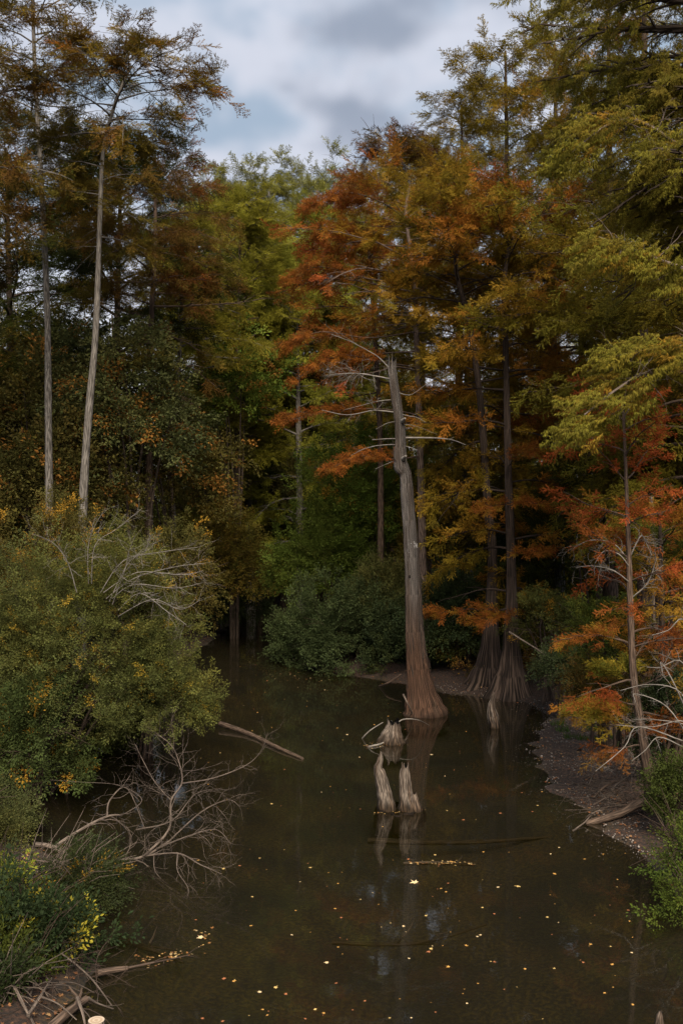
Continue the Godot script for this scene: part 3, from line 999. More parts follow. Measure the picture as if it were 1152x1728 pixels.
	# the right bank, back to front
	var sky_list := [
		[716, 56, 285, "olive cypress right behind the thin dark red topped one", 4.2, [OLIVE, AMBER, BROWN]],
		[778, 49, 170, "tall olive cypress on the skyline, leftmost of the high right bank crowns", 3.5, [OLIVE, AMBER, OLIVE, GOLD]],
		[852, 44, 78, "tall gold cypress on the skyline with a bushy notched top", 3.9, [OLIVE, AMBER, AMBER, GOLD]],
		[935, 42, 66, "tall olive gold cypress on the skyline right of the notched top", 3.7, [OLIVE, AMBER, LIME, AMBER]],
		[1025, 36, -10, "large gold cypress rising past the top edge on the right bank", 3.9, [OLIVE, AMBER, GOLD, ORANGE]],
		[1085, 31, -90, "large olive and orange cypress rising past the top edge near the right side", 4.6, [OLIVE, LIME, AMBER, GOLD]],
		[1185, 27, -160, "large olive cypress at the right edge whose top is out of view", 4.6, [OLIVE, LIME, AMBER]]]
	for i in sky_list.size():
		var q = sky_list[i]
		tree("cypress", q[3], up(q[0] + 5, q[1], [[q[0] + 3, 900], [q[0] - 4, 640], [q[0] + 3, 380], [q[0], q[2] + 8]]),
			{"seed": 170 + i, "r0": 0.3, "r1": 0.05, "bark": "bark_brown", "n": 54, "t0": 0.30, "L": q[4], "prof": "flat", "e0": -0.05, "e1": 0.8, "pal": q[5], "ss": 1.15, "gap": 0.24, "dens": 1.2, "flare": 1.0, "parts": i > 2})
	tree("cypress", "cypress with dark fluted base and forked crown, left of the pair on the shore", up(826, 33.6, [[828, 1060], [830, 930], [822, 850], [812, 700], [800, 600], [785, 520], [769, 455], [772, 400], [778, 330]]),
		{"seed": 180, "clear": 0.66, "r0": 0.2, "r1": 0.05, "sides": 28, "bark": "bark_umber", "n": 44, "t0": 0.32, "L": 3.6, "dens": 1.2, "prof": "flat", "e0": -0.1, "e1": 0.7, "pal": [OLIVE, AMBER, GOLD, ORANGE], "gap": 0.1, "parts": true, "flare": 3.9, "flare_h": 1.0})
	var sb := tree("cypress", "cypress with broad fluted pale base at the waterline, right of the pair", up(862, 32.4, [[862, 1060], [862, 960], [857, 800], [853, 600], [850, 480], [860, 400], [856, 330]]),
		{"seed": 181, "clear": 0.60, "r0": 0.19, "r1": 0.05, "sides": 28, "bark": "bark_umber", "n": 50, "t0": 0.16, "L": 3.1, "prof": "flat", "e0": -0.15, "e1": 0.7, "pal": [AMBER, GOLD, ORANGE, RUST], "gap": 0.04, "parts": true, "flare": 4.2, "flare_h": 1.05, "dens": 0.8})
	rng.seed = 186
	for pts in shore_boughs: bough(sb, pts, 55, [ORANGE, RUST, GOLD], 0.45, 0.5, 0.02, M.bark_umber)
	tree("cypress", "grey brown trunked cypress with gold crown behind the shore pair", up(946, 40, [[944, 1000], [940, 850], [936, 700], [930, 560], [925, 480], [930, 340]]),
		{"seed": 182, "clear": 0.60, "r0": 0.25, "bark": "bark_grey", "n": 28, "t0": 0.45, "L": 3.6, "prof": "flat", "pal": [OLIVE, GOLD, ORANGE], "gap": 0.12, "flare": 1.2})
	tree("cypress", "darker trunked cypress right of the grey brown trunk", up(986, 46, [[985, 1000], [983, 760], [980, 500], [982, 330]]),
		{"seed": 183, "r0": 0.3, "bark": "bark_dark", "n": 28, "t0": 0.45, "L": 4.0, "prof": "flat", "pal": [OLIVE, GOLD, BROWN], "gap": 0.12, "flare": 1.0})
	tree("cypress", "slender cypress of gold and green in the middle of the right bank wood", up(792, 44, [[790, 900], [788, 700], [786, 480], [790, 400]]),
		{"seed": 184, "r0": 0.22, "bark": "bark_grey", "n": 28, "t0": 0.45, "L": 3.6, "prof": "flat", "pal": [GREEN, OLIVE, GOLD], "gap": 0.14})
	# the leaning rust-red cypress at the right shore
	var rc := tree("cypress", "slender leaning cypress at the right shore, gold below and rust red at the top", [on_ground(1100, 19.4, 0.3), at(1095, 1330, 19.4), at(1089, 1280, 19.4), at(1081, 1229, 19.4), at(1069, 1153, 19.4), at(1064, 1064, 19.4), at(1060, 930, 19.4), at(1056, 820, 19.4), at(1052, 720, 19.4), at(1050, 678, 19.4)],
		{"seed": 190, "r0": 0.105, "r1": 0.02, "sides": 16, "bark": "bark_brown", "n": 30, "t0": 0.26, "L": 1.15, "prof": "flat", "e0": 0.0, "e1": 0.75, "bend": -0.3, "pal": [OLIVE, GREEN, AMBER, BROWN, RUST, RUST, RED], "gd": Vector3(0, 0.10, 0), "ss": 0.62, "step": 0.4, "sec": 0.6, "gap": 0.1, "parts": true, "flare": 1.0, "flare_h": 0.4, "vary": 0.5, "dens": 0.95})
	rng.seed = 191
	for l in [[[1062, 950], [1035, 918], [1000, 912], [968, 925]], [[1063, 960], [1040, 935], [1020, 930], [1000, 950]], [[1062, 940], [1080, 905], [1092, 912], [1088, 935]], [[1064, 985], [1030, 962], [1000, 955], [975, 958]], [[1063, 1010], [1085, 985], [1095, 950], [1085, 925]]]:
		var pts := []
		for i in l.size(): pts.append(at(l[i][0], l[i][1], 19.4) + Vector3(0, 0, rr(-0.1, 0.25) * i))
		limb_part("bare_branch", rc, pts, 0.016, 0.005, 16, 1, 0.4, M.bark_silver, 0.7, 0.5, 0.2)
	# gold bough low over the gravel
	rng.seed = 192
	bough(rc, [at(1082, 1226, 19.4), at(1040, 1205, 19.7), at(990, 1198, 20.0), at(940, 1208, 20.3)], 170, [LIME, AMBER, GOLD, ORANGE], 0.45, 0.4, 0.022, M.bark_brown)
	bough(rc, [at(1066, 1100, 19.4), at(1040, 1075, 19.6), at(1000, 1068, 19.8), at(950, 1085, 20.0)], 70, [ORANGE, RUST, AMBER], 0.3, 0.38, 0.014, M.bark_brown)
	bough(rc, [at(1068, 1150, 19.4), at(1050, 1130, 19.6), at(1020, 1125, 19.8)], 70, [LEAFY, LIME, AMBER], 0.4, 0.4, 0.014, M.bark_brown)
	tree("cypress", "small dark trunked cypress with orange boughs at the right edge", [on_ground(1122, 20.8, 0.3), at(1119, 1180, 20.8), at(1117, 1080, 20.8), at(1114, 960, 20.8), at(1112, 860, 20.8)],
		{"seed": 193, "r0": 0.12, "r1": 0.03, "bark": "bark_dark", "n": 20, "t0": 0.42, "L": 1.6, "prof": "flat", "e0": -0.1, "pal": [LIME, GOLD, ORANGE, RUST], "ss": 0.65, "sec": 0.7, "gap": 0.1, "parts": true, "dens": 1.2})
	var bs := base("broken_trunk", on_ground(1106, 25, 0.2), "short broken grey trunk beside the rust red cypress top", "dead tree")
	var bm := MB.new()
	bm.tube(spline([Vector3.ZERO, at(1104, 1000, 25) - bs.position, at(1101, 900, 25) - bs.position, at(1098, 838, 25) - bs.position], 5), taper(16, 0.10, 0.055), 10)
	put("trunk", bm.done(), M.bark_dead, bs)
	# the big cypress out of frame whose boughs hang into the upper right
	var bt := tree("weeping_cypress", "near cypress at the right edge with drooping yellow green boughs", [on_ground(1330, 19, 0.3), at(1320, 700, 19), at(1300, 300, 19), at(1300, -60, 19), at(1310, -330, 19)],
		{"seed": 200, "r0": 0.34, "r1": 0.12, "bark": "bark_dark", "n": 72, "t0": 0.40, "L": 4.4, "prof": "flat", "e0": 0.15, "e1": 0.4, "bend": -0.55, "az": PI, "azs": 0.75, "spray": "weeping", "pal": [OLIVE, LIME, OLIVE, LIME, AMBER], "ss": 0.62, "step": 0.45, "sec": 1.1, "gap": 0.06, "parts": true, "from": 0.3, "dens": 1.15, "droop": 0.35, "lift": 0.1})
	rng.seed = 201
	for l in [[[1330, 590], [1230, 575], [1140, 600], [1050, 650], [985, 700]], [[1318, 640], [1220, 590], [1130, 585], [1040, 600]], [[1310, 500], [1200, 470], [1090, 430], [1010, 400]], [[1300, 330], [1180, 270], [1060, 200], [960, 260]]]:
		var pts := []
		for i in l.size(): pts.append(at(l[i][0], l[i][1], 18.6 - 0.5 * i))
		limb_part("branch", bt, pts, 0.06, 0.012, 12, 1, 0.7, M.bark_dead, 0.5, 0.1, 0.3)
		var sp := spline(pts, 5)
		var lw := Leaves.new()
		for i in 110:
			var t := rr(0.45, 1.0)
			var p := lin(sp, t) - bt.position + Vector3(rr(-0.3, 0.3), rr(-0.4, 0.2), rr(-0.5, 0.5))
			lw.t.append(Transform3D(spray_basis(Vector3(-0.6, rr(-0.5, 0.2), rr(-0.7, 0.7)).normalized(), rr(-0.5, 0.5), rr(0.35, 0.6)), p))
			var c := ramp([OLIVE, LIME, LIME, GOLD], rng.randf()) * rr(0.8, 1.25)
			lw.c.append(Color(c.r, c.g, c.b))
		foliage("crown", lw, SPRAY.weeping[0], bt)
	far_wood()

func far_wood() -> void:
	# the mass of trees behind everything: uncounted, one object
	rng.seed = 300
	var root := base("far_woodland", Vector3(0, 0.5, -80))
	tag(root, "mass of olive and brown woodland filling the distance behind the nearer trees", "woodland", "", "stuff")
	var w := MB.new()
	var lv := Leaves.new()
	var spots := []
	for i in 120:
		var d := rr(62, 120)
		var x := rr(-0.62, 0.62) * d
		if absf(x + 4.5) < 3.5 and d < 78: continue
		spots.append([x, d, rr(14, 19) if absf(x + 5.0) < 20.0 else rr(16, 24)])
	for i in 70:
		var d := rr(38, 62)
		var sgn := -1.0 if i % 2 else 1.0
		spots.append([sgn * rr(0.2 * d + 6.0, 0.55 * d + 8.0), d, rr(12, 19)])
	for s in spots:
		var f := Vector3(s[0], 0.3, -s[1]) - root.position
		var h: float = s[2]
		var top := f + Vector3(rr(-1, 1), h, rr(-1, 1))
		w.tube(PackedVector3Array([f, f.lerp(top, 0.5) + Vector3(rr(-0.3, 0.3), 0, 0), top]), taper(3, rr(0.16, 0.32), 0.05), 6, false)
		var col: Color = [GREEN, LIME, OLIVE, OLIVE, LEAFY, AMBER, PALE][rng.randi() % 7]
		for k in 420:
			var u := pow(rng.randf(), 0.8)
			var a := rng.randf() * TAU
			var r := (0.9 + 3.0 * sin(PI * (0.2 + 0.7 * u))) * sqrt(rng.randf())
			var p := f.lerp(top, lerpf(0.18, 1.0, u)) + Vector3(cos(a) * r, rr(-0.5, 0.5), sin(a) * r)
			if lump(p, 2.4) > 0.25: continue
			lv.t.append(Transform3D(spray_basis(Vector3(cos(a), rr(-0.4, 0.4), sin(a)).normalized(), rr(-0.8, 0.8), rr(0.9, 1.6)), p))
			var c := col * rr(0.65, 1.3)
			lv.c.append(Color(c.r, c.g, c.b))
	put("trunks", w.done(), M.bark_brown, root, "stuff")
	var low := Leaves.new()
	for i in 26000:
		var d := rr(60, 118) if i % 3 else rr(36, 62)
		var x := rr(-0.55, 0.55) * d
		if d < 62 and absf(x + 3.0) < 0.12 * d + 4.0: continue
		if shore(x, -d) < 0.6: continue
		var y := 0.8 + 5.5 * pow(rng.randf(), 1.6)
		var p := Vector3(x, y, -d) - root.position
		if lump(p, 1.6) > 0.2: continue
		low.t.append(Transform3D(spray_basis(Vector3(rr(-1, 1), rr(-0.2, 0.8), rr(-1, 1)).normalized(), rr(-1, 1), rr(1.6, 2.6)), p))
		var c := ramp([GREEN, LEAFY, OLIVE, LIME], rng.randf()) * rr(0.7, 1.2)
		low.c.append(Color(c.r, c.g, c.b))
	for i in 3200:
		var p := Vector3(rr(-16, 3), 0.7 + 7.0 * pow(rng.randf(), 1.3), -rr(77, 92)) - root.position
		low.t.append(Transform3D(spray_basis(Vector3(rr(-1, 1), rr(-0.2, 0.8), rr(-1, 1)).normalized(), rr(-1, 1), rr(1.6, 2.6)), p))
		var c := ramp([GREEN, LEAFY, OLIVE, LIME], rng.randf()) * rr(0.7, 1.2)
		low.c.append(Color(c.r, c.g, c.b))
	foliage("thickets", low, SPRAY.medium[1], root)
	foliage("crowns", lv, SPRAY.cypress[0], root)

# ---------------------------------------------------------------- shrubs
func bush(called: String, label: String, px: float, py: float, d: float, r: Vector3, o: Dictionary) -> Node3D:
	var c := at(px, py, d)
	var gx: float = c.x + o.get("foot", 0.0)
	var gz: float = c.z - 0.4
	return shrub(called, label, Vector3(gx, maxf(ground_y(gx, gz) - 0.1, -0.3), gz), c, r, o)

func make_shrubs() -> void:
	var yg := [Color(0.052, 0.068, 0.024), Color(0.085, 0.100, 0.030), Color(0.125, 0.130, 0.032)]
	var dull := [Color(0.045, 0.060, 0.024), Color(0.070, 0.084, 0.030), Color(0.10, 0.10, 0.03)]
	var teal := [Color(0.036, 0.056, 0.022), Color(0.055, 0.080, 0.032), Color(0.075, 0.095, 0.038)]
	var lush := [Color(0.055, 0.090, 0.016), Color(0.075, 0.125, 0.020), Color(0.12, 0.14, 0.024)]
	var olive := [Color(0.050, 0.055, 0.016), Color(0.078, 0.074, 0.020), Color(0.10, 0.078, 0.020)]
	var soft := [Color(0.045, 0.075, 0.014), Color(0.085, 0.115, 0.018), Color(0.15, 0.15, 0.022)]
	var bright := [Color(0.075, 0.110, 0.016), Color(0.14, 0.17, 0.022), Color(0.22, 0.22, 0.03)]
	# the large bush over the water on the left
	var big := bush("willow_shrub", "large yellow green shrub leaning over the water with bare silver twigs on top", 160, 1090, 21.5, Vector3(2.2, 2.5, 1.9), {"seed": 401, "n": 2200, "pal": yg, "stems": 9, "bark": "bark_dark", "foot": -1.6, "speck": 0.025, "speck_col": Color(0.26, 0.19, 0.03), "ss": 0.85, "gap": 0.06, "stem_r": 0.05})
	rng.seed = 402
	for l in [[[150, 985], [153, 930], [165, 895], [190, 858]], [[155, 985], [165, 920], [205, 892], [250, 858]], [[170, 1000], [213, 945], [280, 930], [340, 922]], [[180, 1010], [230, 975], [300, 955], [352, 948]], [[190, 1010], [230, 985], [300, 990], [348, 980]], [[200, 1030], [240, 1000], [290, 1030], [322, 1048]], [[190, 1020], [215, 960], [225, 930], [238, 905]], [[175, 1000], [235, 965], [310, 968], [350, 960]], [[200, 1040], [260, 1010], [310, 1025], [345, 1008]], [[130, 1000], [120, 950], [100, 915], [70, 900]], [[185, 1015], [220, 950], [250, 930], [265, 905]]]:
		var pts := []
		for i in l.size(): pts.append(at(l[i][0], l[i][1], 20.0) + Vector3(0, 0, 0.2 * i))
		limb_part("bare_branch", big, pts, 0.011, 0.004, 18, 1, 0.5, M.bark_silver, 0.7, 0.0, 0.15)
	bush("shrub", "dark green shrub filling the left edge beside the large leaning one", -60, 1120, 22.5, Vector3(2.1, 2.6, 2.0), {"seed": 403, "n": 1500, "pal": dull, "speck": 0.04, "speck_col": GOLD, "gap": 0.14})
	bush("shrub", "dull green shrub at left whose lower leaves hang in shade over the water", 50, 1270, 20.0, Vector3(1.15, 1.1, 1.0), {"seed": 404, "n": 650, "pal": [Color(0.04, 0.06, 0.02), Color(0.06, 0.085, 0.025)], "speck": 0.03, "speck_col": GOLD})
	bush("shrub", "grey green twiggy shrub under the fallen branch at left", 70, 1510, 15.3, Vector3(1.15, 0.62, 0.8), {"seed": 405, "n": 420, "stems": 14, "stem_r": 0.018, "bark": "bark_dead", "gap": 0.05, "rough": 1.0, "pal": [DEEP, Color(0.032, 0.045, 0.02), Color(0.05, 0.06, 0.02)], "ss": 0.75, "foot": -0.5, "speck": 0.02, "speck_col": GOLD, "floor": 0.05})
	bush("shrub", "blue green shrub with bright yellow leaves in the bottom left corner", 35, 1600, 13.4, Vector3(0.85, 0.72, 0.7), {"seed": 406, "n": 330, "stems": 10, "stem_r": 0.018, "gap": 0.05, "rough": 1.0, "pal": [Color(0.02, 0.035, 0.014), Color(0.03, 0.05, 0.02)], "ss": 0.85, "spray": "medium", "foot": -0.3, "speck": 0.12, "speck_col": Color(0.26, 0.24, 0.03), "floor": 0.05})
	bush("shrub", "small yellow leaved sprig shrub at the left edge", 2, 1525, 13.9, Vector3(0.38, 0.35, 0.4), {"seed": 407, "n": 30, "pal": bright, "spray": "medium", "ss": 0.7, "stems": 4, "stem_r": 0.02})
	bush("shrub", "shrub with yellow green leaves above the pile of sticks", 25, 1660, 12.8, Vector3(0.55, 0.5, 0.5), {"seed": 408, "n": 90, "rough": 1.0, "pal": [Color(0.03, 0.05, 0.014), Color(0.08, 0.10, 0.016)], "spray": "medium", "ss": 0.75, "stems": 5, "stem_r": 0.02, "floor": 0.05})
	bush("shrub", "dark shrub low on the left bank seen under the large leaning one", 110, 1215, 25.5, Vector3(2.6, 1.3, 1.2), {"seed": 414, "n": 800, "pal": [DEEP, GREEN], "spray": "medium", "bark": "bark_dark"})
	bush("shrub", "low dark shrub in the corner behind the sawn post", 8, 1712, 11.9, Vector3(0.55, 0.32, 0.5), {"seed": 413, "n": 170, "rough": 1.0, "pal": [Color(0.02, 0.032, 0.012), Color(0.035, 0.05, 0.018)], "spray": "medium", "ss": 0.7, "stems": 8, "stem_r": 0.012, "bark": "bark_dead", "floor": 0.05})
	bush("shrub", "olive shrub with gold leaves on the left bank before the pale trunks", 60, 960, 27, Vector3(2.4, 1.5, 1.6), {"seed": 409, "n": 900, "pal": olive, "speck": 0.1, "speck_col": GOLD})
	bush("shrub", "yellow flecked shrub reaching lowest and farthest over the water on the left", 285, 1180, 20.6, Vector3(1.2, 1.0, 1.2), {"seed": 410, "n": 620, "pal": yg, "foot": -2.6, "stems": 4, "bark": "bark_dark", "speck": 0.03, "speck_col": Color(0.26, 0.2, 0.03), "ss": 0.8, "gap": 0.08})
	bush("shrub", "dark shaded shrub at the left edge above the fallen branch", -25, 1400, 18.2, Vector3(0.75, 0.7, 0.9), {"seed": 411, "n": 420, "pal": dull, "ss": 0.8})
	bush("shrub", "small olive shrub in front of the pale trunks beside the silver twigs", 300, 985, 24.0, Vector3(0.8, 1.2, 1.0), {"seed": 412, "n": 420, "pal": olive, "speck": 0.1, "speck_col": GOLD, "foot": -1.0})
	# understorey broadleaf trees between the trunks on the left
	var oaks := [
		[40, 740, 36.5, Vector3(2.9, 3.6, 2.2), "oak with dull green and brown leaves at the far left edge", 420, olive],
		[125, 640, 39.0, Vector3(2.6, 2.6, 2.0), "oak with grey green leaves between the two pale trunks", 380, dull],
		[215, 720, 35.0, Vector3(2.4, 3.0, 2.0), "oak with gold touched leaves just right of the pale trunks", 420, dull],
		[290, 800, 40.0, Vector3(2.6, 2.6, 2.0), "brown and olive oak above the large leaning shrub", 380, olive],
		[105, 830, 34.5, Vector3(2.4, 2.2, 1.8), "oak with orange and green leaves low behind the pale trunks", 380, olive],
		[400, 660, 47.0, Vector3(2.2, 2.4, 2.0), "bright green oak left of the gap below the yellow olive cypress", 300, lush]]
	for i in oaks.size():
		var q = oaks[i]
		bush("oak", q[4], q[0], q[1], q[2], q[3], {"seed": 420 + i, "n": q[5], "pal": q[6], "spray": "broad", "ss": 1.0, "cat": "tree", "stems": 6, "stem_r": 0.09, "bark": "bark_dark", "speck": 0.09, "speck_col": Color(0.21, 0.11, 0.025), "gap": 0.14})
	# the dark gap
	bush("shrub", "dark brown green shrub leaning over the gap from its left side", 360, 950, 46, Vector3(2.6, 2.2, 1.8), {"seed": 430, "n": 700, "pal": [GREEN, OLIVE, BROWN], "spray": "medium", "ss": 1.2, "foot": -1.5})
	bush("shrub", "dark shrub at the waterline on the left of the gap", 395, 1020, 49, Vector3(1.8, 1.4, 1.4), {"seed": 431, "n": 420, "pal": [DEEP, TEAL], "spray": "medium", "ss": 1.2, "foot": -1.0})
	bush("shrub", "brown grey leafed thicket over the head of the gap", 430, 835, 60, Vector3(3.6, 2.0, 2.0), {"seed": 432, "n": 900, "pal": [OLIVE, Color(0.13, 0.12, 0.05), LEAFY], "spray": "medium", "ss": 1.5, "foot": -3.0})
	bush("shrub", "grey olive thicket right of the head of the gap", 545, 830, 54, Vector3(2.6, 2.4, 2.0), {"seed": 433, "n": 900, "pal": [OLIVE, Color(0.13, 0.13, 0.05), LEAFY], "spray": "medium", "ss": 1.3})
	# behind the dead trunk
	bush("shrub", "blue green broad shrub over the water just left of the dead trunk", 575, 1068, 38.2, Vector3(2.1, 2.1, 1.5), {"seed": 440, "n": 1300, "pal": teal, "spray": "medium", "ss": 1.0, "foot": 0.8, "gap": 0.16, "floor": 0.04})
	bush("shrub", "green shrub behind the blue green one left of the dead trunk", 550, 950, 42.0, Vector3(2.1, 2.5, 1.6), {"seed": 441, "n": 1000, "pal": [LEAFY, Color(0.075, 0.115, 0.02), GREEN], "spray": "medium", "ss": 1.1})
	bush("shrub", "bright green tall shrub directly behind the middle of the dead trunk", 625, 860, 43.0, Vector3(2.7, 3.3, 2.0), {"seed": 442, "n": 1600, "pal": lush, "spray": "medium", "ss": 1.05, "speck": 0.06, "speck_col": GOLD, "stems": 10})
	bush("shrub", "dull green shrub low behind the dead trunk on its left", 650, 1020, 38.6, Vector3(1.7, 1.7, 1.3), {"seed": 443, "n": 800, "pal": dull, "spray": "medium", "ss": 1.0})
	bush("shrub", "tall olive shrub flecked with gold right of the dead trunk", 765, 880, 41.5, Vector3(2.5, 2.7, 2.0), {"seed": 444, "n": 1200, "pal": [GREEN, OLIVE, LEAFY], "spray": "medium", "ss": 1.0, "speck": 0.08, "speck_col": GOLD, "stems": 10})
	bush("shrub", "dark green shrub hanging over the bank left of the fluted bases", 765, 1045, 35.8, Vector3(1.5, 1.5, 1.2), {"seed": 445, "n": 760, "pal": [DEEP, TEAL, GREEN], "spray": "medium", "ss": 1.0, "foot": 0.3})
	bush("shrub", "dark green shrub hanging to the water directly behind the dead trunk", 690, 1082, 36.8, Vector3(1.2, 1.3, 0.9), {"seed": 448, "n": 520, "pal": [DEEP, TEAL, GREEN], "spray": "medium", "foot": 0.4, "floor": 0.05})
	bush("shrub", "dark shrub shading the leaf littered bank left of the fluted bases", 790, 1075, 36.0, Vector3(1.1, 1.0, 0.8), {"seed": 449, "n": 360, "pal": [DEEP, GREEN, BROWN], "spray": "medium"})
	bush("shrub", "low grey green shrub trailing in the water at the left of the green shrubs", 505, 1085, 40.5, Vector3(1.0, 1.1, 1.0), {"seed": 461, "n": 420, "pal": teal, "spray": "medium", "foot": 1.2, "floor": 0.04})
	bush("shrub", "deep green shrub between the fluted pair and the grey brown trunk", 905, 940, 39.0, Vector3(1.8, 2.2, 1.5), {"seed": 446, "n": 800, "pal": [DEEP, TEAL, GREEN], "spray": "medium", "ss": 1.05})
	bush("shrub", "dark green shrub above the fluted bases", 870, 1010, 36.0, Vector3(1.7, 0.9, 1.2), {"seed": 447, "n": 420, "pal": [DEEP, GREEN], "spray": "medium", "ss": 1.0, "foot": 0.6})
	# right bank
	bush("shrub", "olive yellow shrub right of the fluted bases", 925, 1060, 30.5, Vector3(1.0, 0.75, 0.9), {"seed": 450, "n": 420, "pal": yg, "speck": 0.08, "speck_col": GOLD})
	bush("shrub", "pale silvery green shrub at the top of the gravel bank", 960, 1125, 28.5, Vector3(0.85, 0.55, 0.6), {"seed": 451, "n": 300, "pal": [Color(0.05, 0.075, 0.03), Color(0.09, 0.12, 0.055)], "spray": "medium", "ss": 0.8})
	bush("shrub", "green shrub with a yellow tinge behind the gold bough", 1020, 1075, 24.0, Vector3(0.9, 0.75, 0.7), {"seed": 452, "n": 380, "pal": [GREEN, LEAFY, LIME], "spray": "small", "ss": 0.9})
	bush("shrub", "dark green shrub behind the leaning rust red cypress", 1000, 880, 34, Vector3(1.9, 2.2, 1.5), {"seed": 453, "n": 750, "pal": [DEEP, GREEN, OLIVE], "spray": "medium", "ss": 1.0})
	bush("shrub", "dark tall shrub at the right edge with brown gold leaves", 1105, 800, 31, Vector3(1.5, 2.4, 1.4), {"seed": 454, "n": 750, "pal": [DEEP, BROWN, GREEN], "spray": "medium", "ss": 0.95, "speck": 0.1, "speck_col": Color(0.16, 0.08, 0.02)})
	bush("shrub", "lime green shrub at the right edge beside the broken grey trunk", 1128, 940, 22.5, Vector3(0.62, 0.7, 0.6), {"seed": 455, "n": 300, "pal": [LEAFY, LIME], "ss": 0.8})
	bush("shrub", "dark green shrub around the foot of the leaning cypress", 1140, 1235, 19.6, Vector3(0.62, 0.95, 0.7), {"seed": 456, "n": 360, "pal": [DEEP, TEAL, GREEN], "spray": "medium", "ss": 0.7, "speck": 0.04, "speck_col": GOLD})
	bush("shrub", "brown green shrub above the gravel behind the dead silver twigs", 1060, 1160, 23.0, Vector3(1.0, 0.6, 0.7), {"seed": 457, "n": 320, "pal": [BROWN, GREEN, OLIVE], "ss": 0.9})
	bush("shrub", "green shrub at the right edge over the fallen log", 1150, 1345, 18.2, Vector3(0.5, 0.6, 0.5), {"seed": 458, "n": 200, "pal": [DEEP, LEAFY], "spray": "medium", "ss": 0.65})
	bush("shrub", "bright green leafy shrub at the right edge by the water", 1172, 1455, 15.6, Vector3(0.5, 0.5, 0.5), {"seed": 459, "n": 120, "rough": 1.0, "pal": soft, "spray": "medium", "ss": 0.62, "gap": 0.2})
	bush("shrub", "yellow green shrub hanging to the water below the bright leafy one", 1160, 1530, 14.6, Vector3(0.33, 0.4, 0.36), {"seed": 460, "n": 60, "rough": 1.0, "pal": soft, "spray": "medium", "ss": 0.55, "stems": 5, "stem_r": 0.015, "floor": 0.03, "foot": 0.35})
	# dead silver shrub
	var ds := base("dead_shrub", on_ground(1185, 18.6), "dead silver shrub whose bare twigs reach over the gravel bank", "dead shrub")
	rng.seed = 470
	for l in [[[1185, 1290], [1160, 1225], [1100, 1213], [1040, 1200]], [[1180, 1270], [1150, 1215], [1090, 1220], [1025, 1212]], [[1180, 1240], [1140, 1165], [1090, 1152], [1045, 1165]], [[1170, 1260], [1120, 1190], [1070, 1170], [1062, 1178]], [[1175, 1240], [1130, 1150], [1110, 1115], [1092, 1122]], [[1180, 1230], [1152, 1120], [1110, 1125], [1085, 1123]], [[1150, 1250], [1070, 1222], [1040, 1250], [985, 1282]], [[1150, 1260], [1105, 1240], [1085, 1265], [1060, 1280]], [[1185, 1200], [1150, 1050], [1115, 1060], [1090, 1068]]]:
		var pts := []
		for i in l.size(): pts.append(at(l[i][0], l[i][1], 18.6) + Vector3(0, 0, rr(0.0, 0.3) * i))
		limb_part("bare_branch", ds, pts, 0.016, 0.005, 9, 1, 0.35, M.bark_silver, 0.45, 0.0, 0.3)
	# ground cover on the banks
	rng.seed = 480
	var gc := Leaves.new()
	for i in 9000:
		var z := -rr(9.0, 70.0)
		var x := rr(-0.42, 0.42) * -z + rr(-2, 2)
		var s := shore(x, z)
		if s < 1.2 + 0.8 * lump(Vector3(x, 0, z), 3.0): continue
		if x > 3.5 and s < 3.2 and z > -32.0: continue
		if lump(Vector3(x, 3, z), 1.5) > 0.12: continue
		gc.t.append(Transform3D(spray_basis(Vector3(rr(-1, 1), rr(0.2, 0.9), rr(-1, 1)).normalized(), rr(-1, 1), rr(0.6, 1.2)), Vector3(x, ground_y(x, z) + rr(0.0, 0.35), z)))
		var c := ramp([DEEP, GREEN, BROWN, OLIVE], rng.randf()) * rr(0.7, 1.1)
		gc.c.append(Color(c.r, c.g, c.b))
	foliage("undergrowth", gc, SPRAY.medium[0], self)

# ---------------------------------------------------------------- fallen wood
func stick(called: String, label: String, ctrl: Array, r0: float, r1: float, mat: Material, cat := "stick", group := "", kids := 0, kl := 0.3) -> Node3D:
	var o := base(called, ctrl[0], label, cat, group)
	var local := []
	for p in ctrl: local.append(p - ctrl[0])
	var b := MB.new()
	path_limb(b, local, r0, r1, kids, 0, kl)
	put("wood", b.done(), mat, o)
	return o

